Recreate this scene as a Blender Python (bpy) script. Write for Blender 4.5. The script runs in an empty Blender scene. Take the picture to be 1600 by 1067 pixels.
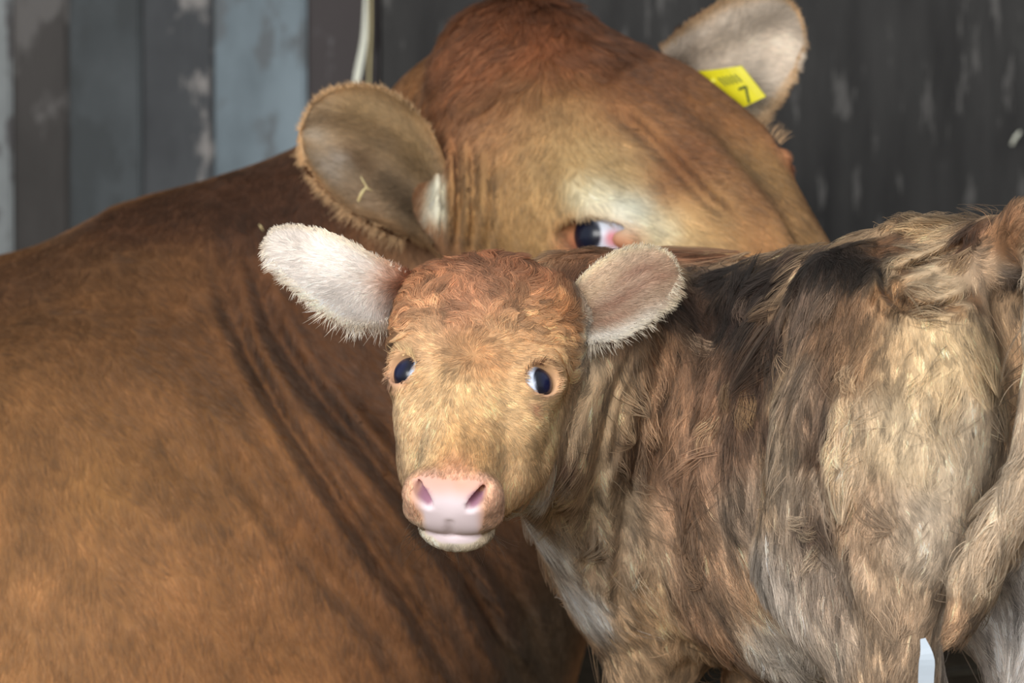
import bpy, math, random
import numpy as np
from mathutils import Matrix, Vector
from mathutils.kdtree import KDTree

FUR = True
rng = np.random.default_rng(7)
random.seed(7)
f32 = np.float32
SC = bpy.context.scene
COL = SC.collection

# ------------------------------------------------------------------ camera
FPX = 12000.0                        # focal length in pixels of the 1600 x 1067 frame
CAM = np.array([0.0, 0.0, 1.10])
TH = math.radians(4.3)               # looks down a little
Rv = np.array([1.0, 0, 0])
Uv = np.array([0, math.sin(TH), math.cos(TH)])
Fv = np.array([0, math.cos(TH), -math.sin(TH)])
cd = bpy.data.cameras.new('camera')
cam = bpy.data.objects.new('camera', cd)
COL.objects.link(cam)
cam.location = CAM
cam.rotation_euler = (math.radians(90) - TH, 0, 0)
cd.sensor_width = 36
cd.lens = 36 * FPX / 1600
cd.clip_end = 60
cd.dof.use_dof = True
cd.dof.focus_distance = 6.05
cd.dof.aperture_fstop = 9.5
SC.camera = cam

# ------------------------------------------------------------------ world, daylight, exposure
world = bpy.data.worlds.new('barn_air')
SC.world = world
world.use_nodes = True
bg = world.node_tree.nodes['Background']
bg.inputs[0].default_value = (0.93, 0.97, 1.0, 1)
bg.inputs[1].default_value = 0.66


def area(name, loc, target, size, size_y, power, color):
    l = bpy.data.lights.new(name, 'AREA')
    l.shape = 'RECTANGLE'
    l.size = size
    l.size_y = size_y
    l.energy = power
    l.color = color
    o = bpy.data.objects.new(name, l)
    COL.objects.link(o)
    o.location = loc
    d = Vector(target) - Vector(loc)
    o.rotation_euler = d.to_track_quat('-Z', 'Y').to_euler()
    return o


# daylight through the open front of the barn, behind and above the photographer
area('open_barn_front_daylight', (-1.5, 1.0, 2.1), (0, 6.4, 0.6), 3.4, 2.2, 310, (1.0, 0.985, 0.96))
SC.view_settings.view_transform = 'Standard'
SC.view_settings.look = 'None'
SC.view_settings.gamma = 1
SC.view_settings.use_curve_mapping = False
SC.view_settings.exposure = 0.0


# ------------------------------------------------------------------ frames: (right, up, depth) of the view <-> the world
def C(px, py, d):
    return np.array([(px - 800.0) / FPX * d, (533.5 - py) / FPX * d, d])


def W(p):
    p = np.asarray(p, float)
    return CAM + p[..., 0:1] * Rv + p[..., 1:2] * Uv + p[..., 2:3] * Fv


def Wd(p):
    p = np.asarray(p, float)
    return p[..., 0:1] * Rv + p[..., 1:2] * Uv + p[..., 2:3] * Fv


def V(w):
    q = np.asarray(w, float) - CAM
    return np.stack([q @ Rv, q @ Uv, q @ Fv], -1)


def to_px(p):
    return np.stack([800 + FPX * p[..., 0] / p[..., 2], 533.5 - FPX * p[..., 1] / p[..., 2]], -1)


def unit(v):
    v = np.asarray(v, float)
    return v / np.maximum(np.linalg.norm(v, axis=-1, keepdims=True), 1e-9)


UPV = V(CAM + np.array([0, 0, 1.0]))          # world up seen in the view frame


# ------------------------------------------------------------------ signed distance shapes (view frame)
def ellipsoid(c, r, R=None):
    c = np.asarray(c, f32)
    r = np.asarray(r, f32)
    Rm = None if R is None else np.asarray(R, f32)

    def f(P):
        q = P - c
        if Rm is not None:
            q = q @ Rm
        a = q / r
        k0 = np.sqrt((a * a).sum(-1))
        b = a / r
        k1 = np.sqrt((b * b).sum(-1)) + f32(1e-9)
        return k0 * (k0 - 1) / k1
    return f


def cone(a, b, r1, r2, sq=None):
    """round cone a->b; sq=(dir,factor): squash space along dir by factor (>1 thinner)"""
    a = np.asarray(a, f32)
    b = np.asarray(b, f32)
    ba = b - a
    l2 = f32((ba * ba).sum())

    def f(P):
        q = P - a
        h = np.clip((q @ ba) / l2, 0, 1)
        q = q - h[:, None] * ba
        if sq is not None:
            dr = np.asarray(sq[0], f32)
            s = (q @ dr)[:, None]
            q = q + dr * s * f32(sq[1] - 1)
        d = np.sqrt((q * q).sum(-1)) - (r1 + (r2 - r1) * h)
        return d
    return f


def local(f, o, R, s):
    """shape in a local frame: P = o + s * R @ q"""
    o = np.asarray(o, f32)
    Rm = np.asarray(R, f32)

    def g(P):
        return f((P - o) @ Rm / f32(s)) * f32(s)
    return g


class Shape:
    def __init__(self):
        self.ops = []

    def add(self, f, k=0.02):
        self.ops.append(('u', f, k))

    def sub(self, f, k=0.005):
        self.ops.append(('s', f, k))

    def disp(self, f):
        self.ops.append(('d', f, 0))

    def run(self, P, ops):
        d = None
        for op, f, k in ops:
            if op == 'd':
                d = d + f(P)
                continue
            e = f(P)
            if d is None:
                d = e
            elif op == 'u':
                h = np.clip(0.5 + 0.5 * (d - e) / k, 0, 1)
                d = d + (e - d) * h - k * h * (1 - h)
            else:
                h = np.clip(0.5 - 0.5 * (d + e) / k, 0, 1)
                d = d + (-e - d) * h + k * h * (1 - h)
        return d

    def __call__(self, P, cell=0.075):
        """points are worked through in small cells of space, each with only the shapes near it"""
        P = np.asarray(P, f32)
        if len(P) < 3000:
            return self.run(P, self.ops)
        b = np.floor(P / f32(cell)).astype(np.int64)
        b -= b.min(0)
        dims = b.max(0) + 1
        key = (b[:, 0] * dims[1] + b[:, 1]) * dims[2] + b[:, 2]
        order = np.argsort(key, kind='stable')
        ks = key[order]
        st = np.r_[0, np.flatnonzero(np.diff(ks)) + 1, len(ks)]
        Ps = P[order]
        out = np.empty(len(P), f32)
        first = order[st[:-1]]
        cen = (np.floor(P[first] / f32(cell)) + f32(0.5)) * f32(cell)
        rad = cell * 0.87
        E = [f(cen) if op != 'd' else None for op, f, k in self.ops]
        D = np.min(np.stack([e for e, o in zip(E, self.ops) if o[0] == 'u']), 0)
        keep = []
        for e, (op, f, k) in zip(E, self.ops):
            if op == 'd':
                keep.append(np.ones(len(cen), bool))
            elif op == 'u':
                keep.append(e - rad * 1.5 < D + rad * 1.5 + k)
            else:
                keep.append(e - rad * 1.5 < np.maximum(-D, 0) + rad + k)
        keep = np.stack(keep)

        def work(c):
            out[st[c]:st[c + 1]] = self.run(Ps[st[c]:st[c + 1]], [o for o, kk in zip(self.ops, keep[:, c]) if kk])
        for c in range(len(cen)):
            work(c)
        res = np.empty(len(P), f32)
        res[order] = out
        return res


TABLE = np.random.default_rng(99).random(64 ** 3).astype(f32)


def vnoise(P, scale, seed=0):
    """value noise in 0..1; scale = cells per metre"""
    q = (np.asarray(P, f32) + f32(20.0)) * f32(scale) + f32(seed * 7.31)
    b = np.floor(q)
    t = q - b
    t = t * t * (3 - 2 * t)
    b = b.astype(np.int32)
    i0, j0, k0 = (b[:, 0] & 63) << 12, (b[:, 1] & 63) << 6, b[:, 2] & 63
    i1, j1, k1 = ((b[:, 0] + 1) & 63) << 12, ((b[:, 1] + 1) & 63) << 6, (b[:, 2] + 1) & 63
    tx, ty, tz = t[:, 0], t[:, 1], t[:, 2]

    def row(i, j):
        u = TABLE[i + j + k0]
        return u + (TABLE[i + j + k1] - u) * tz
    a = row(i0, j0)
    a = a + (row(i0, j1) - a) * ty
    c = row(i1, j0)
    c = c + (row(i1, j1) - c) * ty
    return a + (c - a) * tx


def axis_grid(lo, hi, zones, coarse, fine):
    """coordinates from lo to hi, spacing fine inside zones [(a,b),..], growing to coarse outside"""
    xs = [lo]
    while xs[-1] < hi:
        x = xs[-1]
        dist = min((max(a - x, x - b, 0) for a, b in zones))
        xs.append(x + min(coarse, fine + dist * 0.25))
    return np.array(xs)


def eval_grid(f, xs, ys, zs, B=7):
    nx, ny, nz = len(xs), len(ys), len(zs)
    vol = np.empty((nx, ny, nz), f32)

    def blocks(a):
        st = np.arange(0, len(a), B)
        en = np.minimum(st + B, len(a))
        lo = a[st]
        hi = a[en - 1]
        return st, en, (lo + hi) / 2, (hi - lo) / 2
    bx, by, bz = blocks(xs), blocks(ys), blocks(zs)
    cx, cy, cz = np.meshgrid(bx[2], by[2], bz[2], indexing='ij')
    hx, hy, hz = np.meshgrid(bx[3], by[3], bz[3], indexing='ij')
    d = f(np.stack([cx.ravel(), cy.ravel(), cz.ravel()], -1)).reshape(cx.shape)
    rad = np.sqrt(hx**2 + hy**2 + hz**2) * 1.25 + 0.010
    act = np.abs(d) < rad
    todo = []
    for i, j, k in np.ndindex(cx.shape):
        sl = (slice(bx[0][i], bx[1][i]), slice(by[0][j], by[1][j]), slice(bz[0][k], bz[1][k]))
        if act[i, j, k]:
            todo.append(sl)
        else:
            vol[sl] = d[i, j, k]
    for c in range(0, len(todo), 600):
        part = todo[c:c + 600]
        pts = []
        for sl in part:
            X, Y, Z = np.meshgrid(xs[sl[0]], ys[sl[1]], zs[sl[2]], indexing='ij')
            pts.append(np.stack([X.ravel(), Y.ravel(), Z.ravel()], -1).astype(f32))
        n = [len(p) for p in pts]
        v = f(np.concatenate(pts))
        o = 0
        for sl, m in zip(part, n):
            vol[sl] = v[o:o + m].reshape([s.stop - s.start for s in sl])
            o += m
    return vol


def surface(f, xs, ys, zs, newton=2):
    vol = eval_grid(f, xs, ys, zs)
    ins = vol < 0
    s = np.zeros(tuple(n - 1 for n in vol.shape), np.uint8)
    for dx in (0, 1):
        for dy in (0, 1):
            for dz in (0, 1):
                s += ins[dx:ins.shape[0] - 1 + dx, dy:ins.shape[1] - 1 + dy, dz:ins.shape[2] - 1 + dz]
    cells = np.argwhere((s > 0) & (s < 8))
    idx = np.full(s.shape, -1, np.int32)
    idx[tuple(cells.T)] = np.arange(len(cells))
    acc = np.zeros((len(cells), 3))
    cnt = np.zeros(len(cells))
    cor = [(a, b, c) for a in (0, 1) for b in (0, 1) for c in (0, 1)]
    for a in cor:
        for ax in range(3):
            if a[ax]:
                continue
            b = list(a)
            b[ax] = 1
            va = vol[tuple((cells + a).T)]
            vb = vol[tuple((cells + b).T)]
            m = (va < 0) != (vb < 0)
            t = va[m] / (va[m] - vb[m])
            p = np.array(a, float)[None].repeat(m.sum(), 0)
            p[:, ax] = t
            acc[m] += p
            cnt[m] += 1
    fi = cells + acc / cnt[:, None]
    P = np.stack([np.interp(fi[:, 0], np.arange(len(xs)), xs), np.interp(fi[:, 1], np.arange(len(ys)), ys),
                  np.interp(fi[:, 2], np.arange(len(zs)), zs)], -1)
    quads = []
    for ax in range(3):
        A = ins[tuple(slice(0, -1) if i == ax else slice(None) for i in range(3))]
        Bv = ins[tuple(slice(1, None) if i == ax else slice(None) for i in range(3))]
        e = np.argwhere(A != Bv)
        o1, o2 = [i for i in range(3) if i != ax]
        ok = (e[:, o1] > 0) & (e[:, o2] > 0) & (e[:, o1] < s.shape[o1]) & (e[:, o2] < s.shape[o2])
        e = e[ok]
        sg = A[tuple(e.T)]
        q = []
        for (u, v) in ((-1, -1), (0, -1), (0, 0), (-1, 0)):
            c = e.copy()
            c[:, o1] += u
            c[:, o2] += v
            q.append(idx[tuple(c.T)])
        q = np.stack(q, -1)
        flip = sg if ax != 1 else ~sg
        q[~flip] = q[~flip][:, ::-1]
        quads.append(q)
    Q = np.concatenate(quads)
    Q = Q[(Q >= 0).all(1)]
    h = 0.0008
    N = grad(f, P, h)
    for _ in range(newton):
        d = f(P)
        P = P - N * np.clip(d, -0.004, 0.004)[:, None] * 0.7
    N = grad(f, P, h)
    return P, Q, N


def grad(f, P, h=0.001):
    g = 0
    for k in ((1, -1, -1), (-1, -1, 1), (-1, 1, -1), (1, 1, 1)):
        k = np.array(k, float)
        g = g + k * f(P + k * h)[:, None]
    return unit(g)


# ------------------------------------------------------------------ colour helpers
def lin(c):
    c = np.asarray(c, float)
    return np.where(c <= 0.04045, c / 12.92, ((c + 0.055) / 1.055) ** 2.4)


def coatc(c, g_=0.88, sat=0.96):
    """pigment of a strand from its look in the mass of the coat"""
    c = np.clip(c, 0, 1) ** g_
    g = c.mean(-1, keepdims=True)
    return np.clip(g + (c - g) * sat, 0, 1)


def rgb(*c):
    return np.array(c, float) / 255.0


# ------------------------------------------------------------------ materials
def material(name):
    m = bpy.data.materials.new(name)
    m.use_nodes = True
    nt = m.node_tree
    nt.nodes.clear()
    out = nt.nodes.new('ShaderNodeOutputMaterial')
    return m, nt, out


def simple_mat(name, color, rough=0.6, spec=0.3, noise=None, bump=0.0, attr=None, coat=0.0, sss=0.0):
    m, nt, out = material(name)
    b = nt.nodes.new('ShaderNodeBsdfPrincipled')
    nt.links.new(b.outputs[0], out.inputs[0])
    b.inputs['Roughness'].default_value = rough
    b.inputs['Specular IOR Level'].default_value = spec
    b.inputs['Coat Weight'].default_value = coat
    b.inputs['Coat Roughness'].default_value = 0.03
    if sss:
        b.inputs['Subsurface Weight'].default_value = sss
        b.inputs['Subsurface Radius'].default_value = (0.006, 0.003, 0.002)
        b.inputs['Subsurface Scale'].default_value = 1.0
    b.inputs['Base Color'].default_value = (*lin(color), 1)
    src = None
    if attr:
        a = nt.nodes.new('ShaderNodeAttribute')
        a.attribute_name = attr
        src = a.outputs['Color']
    if noise:
        tc = nt.nodes.new('ShaderNodeTexCoord')
        mp = nt.nodes.new('ShaderNodeMapping')
        mp.inputs['Scale'].default_value = noise[0]
        nt.links.new(tc.outputs['Object'], mp.inputs[0])
        nz = nt.nodes.new('ShaderNodeTexNoise')
        nz.inputs['Scale'].default_value = 1.0
        nz.inputs['Detail'].default_value = 6
        nt.links.new(mp.outputs[0], nz.inputs['Vector'])
        mx = nt.nodes.new('ShaderNodeMix')
        mx.data_type = 'RGBA'
        mx.blend_type = 'MULTIPLY'
        mx.inputs[0].default_value = noise[1]
        rp = nt.nodes.new('ShaderNodeValToRGB')
        rp.color_ramp.elements[0].position = 0.3
        rp.color_ramp.elements[1].position = 0.7
        rp.color_ramp.elements[0].color = (0.2, 0.2, 0.2, 1)
        nt.links.new(nz.outputs[0], rp.inputs[0])
        if src is None:
            mx.inputs[6].default_value = (*lin(color), 1)
        else:
            nt.links.new(src, mx.inputs[6])
        nt.links.new(rp.outputs[0], mx.inputs[7])
        src = mx.outputs[2]
        if bump:
            bp = nt.nodes.new('ShaderNodeBump')
            bp.inputs['Strength'].default_value = bump
            bp.inputs['Distance'].default_value = 0.004
            nt.links.new(nz.outputs[0], bp.inputs['Height'])
            nt.links.new(bp.outputs[0], b.inputs['Normal'])
    if src is not None:
        nt.links.new(src, b.inputs['Base Color'])
    return m


def fur_material(name, hair=0.05, rough=0.35):
    """strands: their own hair gloss, shaded with the lie of the coat beneath them"""
    m, nt, out = material(name)
    a = nt.nodes.new('ShaderNodeAttribute')
    a.attribute_name = 'fur_color'
    n = nt.nodes.new('ShaderNodeAttribute')
    n.attribute_name = 'skin_normal'
    d = nt.nodes.new('ShaderNodeBsdfDiffuse')
    nt.links.new(a.outputs['Color'], d.inputs['Color'])
    nt.links.new(n.outputs['Vector'], d.inputs['Normal'])
    h = nt.nodes.new('ShaderNodeBsdfHair')
    h.component = 'Reflection'
    h.inputs['Color'].default_value = (1.0, 0.95, 0.88, 1)
    h.inputs['RoughnessU'].default_value = rough
    h.inputs['RoughnessV'].default_value = 0.9
    mx = nt.nodes.new('ShaderNodeMixShader')
    mx.inputs[0].default_value = hair
    nt.links.new(d.outputs[0], mx.inputs[1])
    nt.links.new(h.outputs[0], mx.inputs[2])
    nt.links.new(mx.outputs[0], out.inputs[0])
    return m


# ------------------------------------------------------------------ objects
def tag(o, label=None, cat=None, group=None, kind=None):
    if label:
        o['label'] = label
    if cat:
        o['category'] = cat
    if group:
        o['group'] = group
    if kind:
        o['kind'] = kind
    return o


def mesh_obj(name, P, F, mat, parent=None, smooth=True, colors=None, world_space=False):
    me = bpy.data.meshes.new(name)
    Pw = np.asarray(P, float) if world_space else W(P)
    if isinstance(F, np.ndarray):
        me.vertices.add(len(Pw))
        me.vertices.foreach_set('co', Pw.astype(f32).ravel())
        n, k = F.shape
        me.loops.add(n * k)
        me.loops.foreach_set('vertex_index', F.astype(np.int32).ravel())
        me.polygons.add(n)
        me.polygons.foreach_set('loop_start', np.arange(0, n * k, k, dtype=np.int32))
        me.update(calc_edges=True)
        me.validate()
    else:
        me.from_pydata([tuple(p) for p in Pw], [], F)
        me.update()
    if smooth:
        me.polygons.foreach_set('use_smooth', np.ones(len(me.polygons), bool))
    if colors is not None:
        at = me.attributes.new('hide_color', 'FLOAT_COLOR', 'POINT')
        c4 = np.concatenate([colors, np.ones((len(colors), 1))], 1).astype(f32)
        at.data.foreach_set('color', c4.ravel())
    me.materials.append(mat)
    o = bpy.data.objects.new(name, me)
    COL.objects.link(o)
    if parent:
        o.parent = parent
    return o


def curves_obj(name, strands, colors, radius, normals, mat, parent=None, world_space=False):
    """strands (n, k, 3) in the view frame"""
    n, k, _ = strands.shape
    hc = bpy.data.hair_curves.new(name)
    hc.add_curves([k] * n)
    Pw = strands.reshape(-1, 3) if world_space else W(strands.reshape(-1, 3))
    hc.attributes['position'].data.foreach_set('vector', Pw.astype(f32).ravel())
    prof = np.array([1.0, 1.0, 0.85, 0.6, 0.2]) if k == 5 else np.linspace(1, 0.3, k)
    ra = hc.attributes.get('radius') or hc.attributes.new('radius', 'FLOAT', 'POINT')
    ra.data.foreach_set('value', (np.asarray(radius).reshape(-1, 1) * np.ones((n, 1)) * prof[None]).astype(f32).ravel())
    ca = hc.attributes.new('fur_color', 'FLOAT_COLOR', 'CURVE')
    ca.data.foreach_set('color', np.concatenate([colors, np.ones((n, 1))], 1).astype(f32).ravel())
    if normals is not None:
        na = hc.attributes.new('skin_normal', 'FLOAT_VECTOR', 'CURVE')
        nw = normals if world_space else Wd(normals)
        na.data.foreach_set('vector', nw.astype(f32).ravel())
    hc.materials.append(mat)
    o = bpy.data.objects.new(name, hc)
    COL.objects.link(o)
    if parent:
        o.parent = parent
    return o


def scatter(P, F, N, n, keep=None, weight=None):
    """n random points on quads; returns pos, normal"""
    T = np.concatenate([F[:, [0, 1, 2]], F[:, [0, 2, 3]]])
    if keep is not None:
        T = T[keep(P[T].mean(1), unit(N[T].sum(1)))]
    a, b, c = P[T[:, 0]], P[T[:, 1]], P[T[:, 2]]
    ar = np.linalg.norm(np.cross(b - a, c - a), axis=1)
    if weight is not None:
        ar = ar * weight((a + b + c) / 3)
    pick = rng.choice(len(T), n, p=ar / ar.sum())
    u, v = rng.random(n), rng.random(n)
    m = u + v > 1
    u[m], v[m] = 1 - u[m], 1 - v[m]
    w = 1 - u - v
    t = T[pick]
    pos = P[t[:, 0]] * w[:, None] + P[t[:, 1]] * u[:, None] + P[t[:, 2]] * v[:, None]
    nor = unit(N[t[:, 0]] * w[:, None] + N[t[:, 1]] * u[:, None] + N[t[:, 2]] * v[:, None])
    return pos, nor


def in_view(margin_px, facing=0.45):
    def keep(P, N):
        q = to_px(P)
        m = (q[:, 0] > -margin_px) & (q[:, 0] < 1600 + margin_px) & (q[:, 1] > -margin_px) & (q[:, 1] < 1067 + margin_px)
        return m & ((N * unit(P)).sum(-1) < facing)
    return keep


class Field:
    """values given at spots of a surface, blended over the surface"""
    def __init__(self, base, base_w=0.02):
        self.base = np.asarray(base, float)
        self.bw = base_w
        self.items = []

    def at(self, p, val, r):
        if p is not None:
            self.items.append((np.asarray(p, float), np.asarray(val, float), r))

    def __call__(self, P):
        acc = np.ones((len(P), 1)) * self.base * self.bw
        w = np.full((len(P), 1), self.bw)
        for p, v, r in self.items:
            e = np.exp(-((P - p) ** 2).sum(-1) / (r * r))[:, None]
            acc += e * v
            w += e
        return acc / w


def grow(pos, nor, dirs, length, lift, curl=0.0, curl_scale=60.0, clump=0.0, n_clump=0, seed=0, jitter=0.25, k=5,
         wave=0.0, gravity=0.0, lock=None):
    """lay strands along the coat; returns (n,k,3) and the clump id"""
    n = len(pos)
    t = dirs - (dirs * nor).sum(-1, keepdims=True) * nor
    t = unit(t)
    b = np.cross(nor, t)
    if curl:
        a1 = (vnoise(pos, curl_scale, seed + 11) - 0.5) * 2 * curl
        a1 = a1 + (vnoise(pos, curl_scale * 0.4, seed + 12) - 0.5) * 2 * curl
        t = unit(t + b * a1[:, None])
        b = np.cross(nor, t)
    t = unit(t + b * (rng.normal(0, jitter, n))[:, None])
    L = (length * rng.uniform(0.7, 1.25, n))[:, None]
    lf = (lift * rng.uniform(0.5, 1.5, n))[:, None]
    ss = np.linspace(0, 1, k)
    S = np.empty((n, k, 3))
    ph = rng.uniform(0, 6.28, (n, 1)) * 0.25 + vnoise(pos, 45, seed + 5)[:, None] * 9
    for i, s in enumerate(ss):
        S[:, i] = pos + L * (s * t + lf * (s - 0.55 * s * s) * nor)
        if wave:
            S[:, i] += b * (np.sin(s * 5.5 + ph) - np.sin(ph)) * wave * L
        if gravity:
            S[:, i] -= UPV[None] * gravity * L * s * s
    cid = np.zeros(n, int)
    if n_clump:
        ci = rng.choice(n, n_clump, replace=False)
        kd = KDTree(n_clump)
        kp = pos if not lock else pos - (pos @ np.asarray(lock[0]))[:, None] * np.asarray(lock[0]) * (1 - lock[1])
        for q, i in enumerate(ci):
            kd.insert(kp[i], q)
        kd.balance()
        cid = np.fromiter((kd.find(p)[1] for p in kp), int, n)
        G = S[ci][cid]
        if lock:                                  # long locks: strands only close up sideways
            dlt = G - S
            G = S + dlt - (dlt * t[:, None]).sum(-1, keepdims=True) * t[:, None]
        wgt = np.broadcast_to(np.asarray(clump, float), (n,))[:, None, None] * np.clip(ss, 0, 1)[None, :, None] ** 1.1
        cw = (0.55 + 0.45 * rng.random(n_clump))[cid][:, None, None]
        S = S + (G - S) * wgt * cw
    return S, cid


# ================================================================== the setting
def box_mesh(name, lo, hi, mat, parent=None, bevel=0.0, jitter=0.0):
    """world-space board, edges taken off"""
    lo, hi = np.array(lo, float), np.array(hi, float)
    b = bevel
    v = []
    for sx, sy, sz in ((0, 0, 0), (1, 0, 0), (1, 1, 0), (0, 1, 0), (0, 0, 1), (1, 0, 1), (1, 1, 1), (0, 1, 1)):
        v.append((hi[0] if sx else lo[0], hi[1] if sy else lo[1], hi[2] if sz else lo[2]))
    me = bpy.data.meshes.new(name)
    import bmesh
    bm = bmesh.new()
    vs = [bm.verts.new(p) for p in v]
    for f in ((0, 3, 2, 1), (4, 5, 6, 7), (0, 1, 5, 4), (1, 2, 6, 5), (2, 3, 7, 6), (3, 0, 4, 7)):
        bm.faces.new([vs[i] for i in f])
    if b:
        bmesh.ops.bevel(bm, geom=list(bm.edges), offset=b, segments=2, affect='EDGES')
    bm.to_mesh(me)
    bm.free()
    me.materials.append(mat)
    o = bpy.data.objects.new(name, me)
    COL.objects.link(o)
    if parent:
        o.parent = parent
    return o


def weathered(name, base, flake, amount, sx, sz, dark=(40, 38, 37), rough=0.85, seed=0.0, streak=0.5):
    """old painted board: flaking patches and vertical streaks of grime"""
    m, nt, out = material(name)
    b = nt.nodes.new('ShaderNodeBsdfPrincipled')
    b.inputs['Roughness'].default_value = rough
    b.inputs['Specular IOR Level'].default_value = 0.15
    nt.links.new(b.outputs[0], out.inputs[0])
    tc = nt.nodes.new('ShaderNodeTexCoord')

    def noise(scale, lo, hi, off):
        mp = nt.nodes.new('ShaderNodeMapping')
        mp.inputs['Scale'].default_value = scale
        mp.inputs['Location'].default_value = (off, off * 1.7, off * .6)
        nt.links.new(tc.outputs['Object'], mp.inputs[0])
        n = nt.nodes.new('ShaderNodeTexNoise')
        n.inputs['Scale'].default_value = 1.0
        n.inputs['Detail'].default_value = 5
        n.inputs['Roughness'].default_value = 0.6
        nt.links.new(mp.outputs[0], n.inputs['Vector'])
        r = nt.nodes.new('ShaderNodeMapRange')
        r.inputs['From Min'].default_value = lo
        r.inputs['From Max'].default_value = hi
        nt.links.new(n.outputs[0], r.inputs[0])
        return r.outputs[0]

    def mix(fac, a, c):
        x = nt.nodes.new('ShaderNodeMix')
        x.data_type = 'RGBA'
        nt.links.new(fac, x.inputs[0])
        for i, s in ((6, a), (7, c)):
            if isinstance(s, tuple):
                x.inputs[i].default_value = (*lin(rgb(*s)), 1)
            else:
                nt.links.new(s, x.inputs[i])
        return x.outputs[2]
    c = mix(noise((sx * .5, sx * .5, sz * .5), .35, .75, seed), base, tuple(int(v * .72) for v in base))
    c = mix(noise((sx, sx, sz), .66 - amount * .3, .72 - amount * .3, seed + 3.1), c, flake)
    c = mix(noise((sx * 2.4, sx * 2.4, sz * .22), .80 - streak * .3, .95 - streak * .3, seed + 7.7), c, dark)
    nt.links.new(c, b.inputs['Base Color'])
    bp = nt.nodes.new('ShaderNodeBump')
    bp.inputs['Strength'].default_value = 0.5
    bp.inputs['Distance'].default_value = 0.004
    nt.links.new(noise((sx * 2, sx * 2, sz), 0, 1, seed + 1.3), bp.inputs['Height'])
    nt.links.new(bp.outputs[0], b.inputs['Normal'])
    return m


WY = 7.95                                   # front of the back wall


def wx(px):
    return (px - 800) / FPX * WY


# planked stretch of the back wall, old paint flaking
backing = box_mesh('wall_rear_left', (-4.2, WY + .05, -.1), (wx(596), WY + .12, 2.6), simple_mat('dark_gap', rgb(38, 37, 37), rough=.9))
tag(backing, kind='structure')
edges = [-40, 20, 108, 222, 335, 480, 592]
tones = [((146, 150, 150), (90, 88, 88), .45, .3), ((74, 71, 69), (100, 97, 95), .35, .75), ((84, 88, 90), (70, 73, 74), .50, .35),
         ((88, 90, 92), (138, 134, 131), .50, .55), ((132, 145, 152), (104, 109, 112), .60, .25), ((112, 109, 110), (76, 71, 71), .70, .45)]
for i in range(len(tones)):
    base, flake, am, stk = tones[i]
    m = weathered('flaking_plank_paint', base, flake, am, 18, 9, seed=i * 5.3, streak=stk)
    box_mesh('plank', (wx(edges[i] + .4), WY + .004 * (i % 2), .0), (wx(edges[i + 1] - .4), WY + .055, 2.6), m, backing, .004)
x = wx(-42)
i = 0
while x > -4.1:                             # the boarding runs on to the left
    wdt = (.075, .09, .08, .10)[i % 4]
    base, flake, am, stk = tones[(i * 2 + 1) % 6]
    m = weathered('flaking_plank_paint', base, flake, am, 18, 9, seed=40 + i * 3.1, streak=stk) if i < 6 else bpy.data.materials['flaking_plank_paint.%03d' % (1 + i % 5)]
    box_mesh('plank', (x - wdt, WY + .006 * (i % 2), .0), (x - .002, WY + .055, 2.6), m, backing, .006)
    x -= wdt
    i += 1
darkw = box_mesh('wall_rear_right', (wx(596), WY - .015, -.1), (4.2, WY + .12, 2.6),
                 weathered('dark_stained_wall', (66, 65, 64), (94, 92, 90), .30, 58, 11, dark=(48, 47, 47), seed=2.2, streak=.55))
tag(darkw, kind='structure')

# straw-littered floor, banked up along the wall
fx = np.linspace(-4.2, 4.2, 170)
fy = np.linspace(-1.5, WY + .05, 190)
X, Y = np.meshgrid(fx, fy, indexing='ij')
Pf = np.stack([X.ravel(), Y.ravel(), np.zeros(X.size)], -1)


def floor_z(p):
    bank = np.clip((p[:, 1] - 7.05) / .7, 0, 1)
    q = np.c_[p[:, :2], np.zeros(len(p))]
    return .30 * bank * bank * (3 - 2 * bank) + (vnoise(q, 4, 1) - .5) * .03 + (vnoise(q, 14, 2) - .5) * .02 - .012


Pf[:, 2] = floor_z(Pf)
g = np.arange(X.size).reshape(X.shape)
Ff = np.stack([g[:-1, :-1], g[1:, :-1], g[1:, 1:], g[:-1, 1:]], -1).reshape(-1, 4)
floor_ob = mesh_obj('floor', Pf, Ff, simple_mat('trodden_litter', rgb(128, 106, 74), rough=.95, spec=.1, noise=((30, 30, 30), .7), bump=.6, attr='hide_color'), world_space=True,
                    colors=lin(rgb(132, 110, 78) + (rgb(58, 50, 40) - rgb(132, 110, 78)) * np.clip((Pf[:, 1:2] - 6.6) / .6 + (vnoise(Pf, 5, 4)[:, None] - .5), 0, 1)))  # darkened towards the wall: shade put into the floor colour
tag(floor_ob, kind='structure')


def straw_litter(n, xr, yr):
    p = np.c_[rng.uniform(*xr, n), rng.uniform(*yr, n), np.zeros(n)]
    p[:, 2] = floor_z(p) + rng.uniform(0, .02, n)
    a = rng.uniform(0, 6.28, n)
    el = rng.normal(0, .22, n)
    d = np.c_[np.cos(a) * np.cos(el), np.sin(a) * np.cos(el), np.abs(np.sin(el))]
    L = rng.uniform(.04, .13, n)[:, None]
    bend = np.c_[-np.sin(a), np.cos(a), rng.uniform(0, .4, n)] * rng.normal(0, .12, n)[:, None]
    S = np.stack([p + L * (s * d + bend * s * s) for s in np.linspace(0, 1, 5)], 1)
    c = rgb(150, 130, 92) * rng.uniform(.35, 1.0, n)[:, None] * (1 - .55 * np.clip((p[:, 1:2] - 6.6) / .6, 0, 1))  # strands near the wall carry the same painted shade
    return S, lin(np.clip(c, 0, 1)), np.full(n, .0016) * rng.uniform(.6, 1.2, n)


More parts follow.
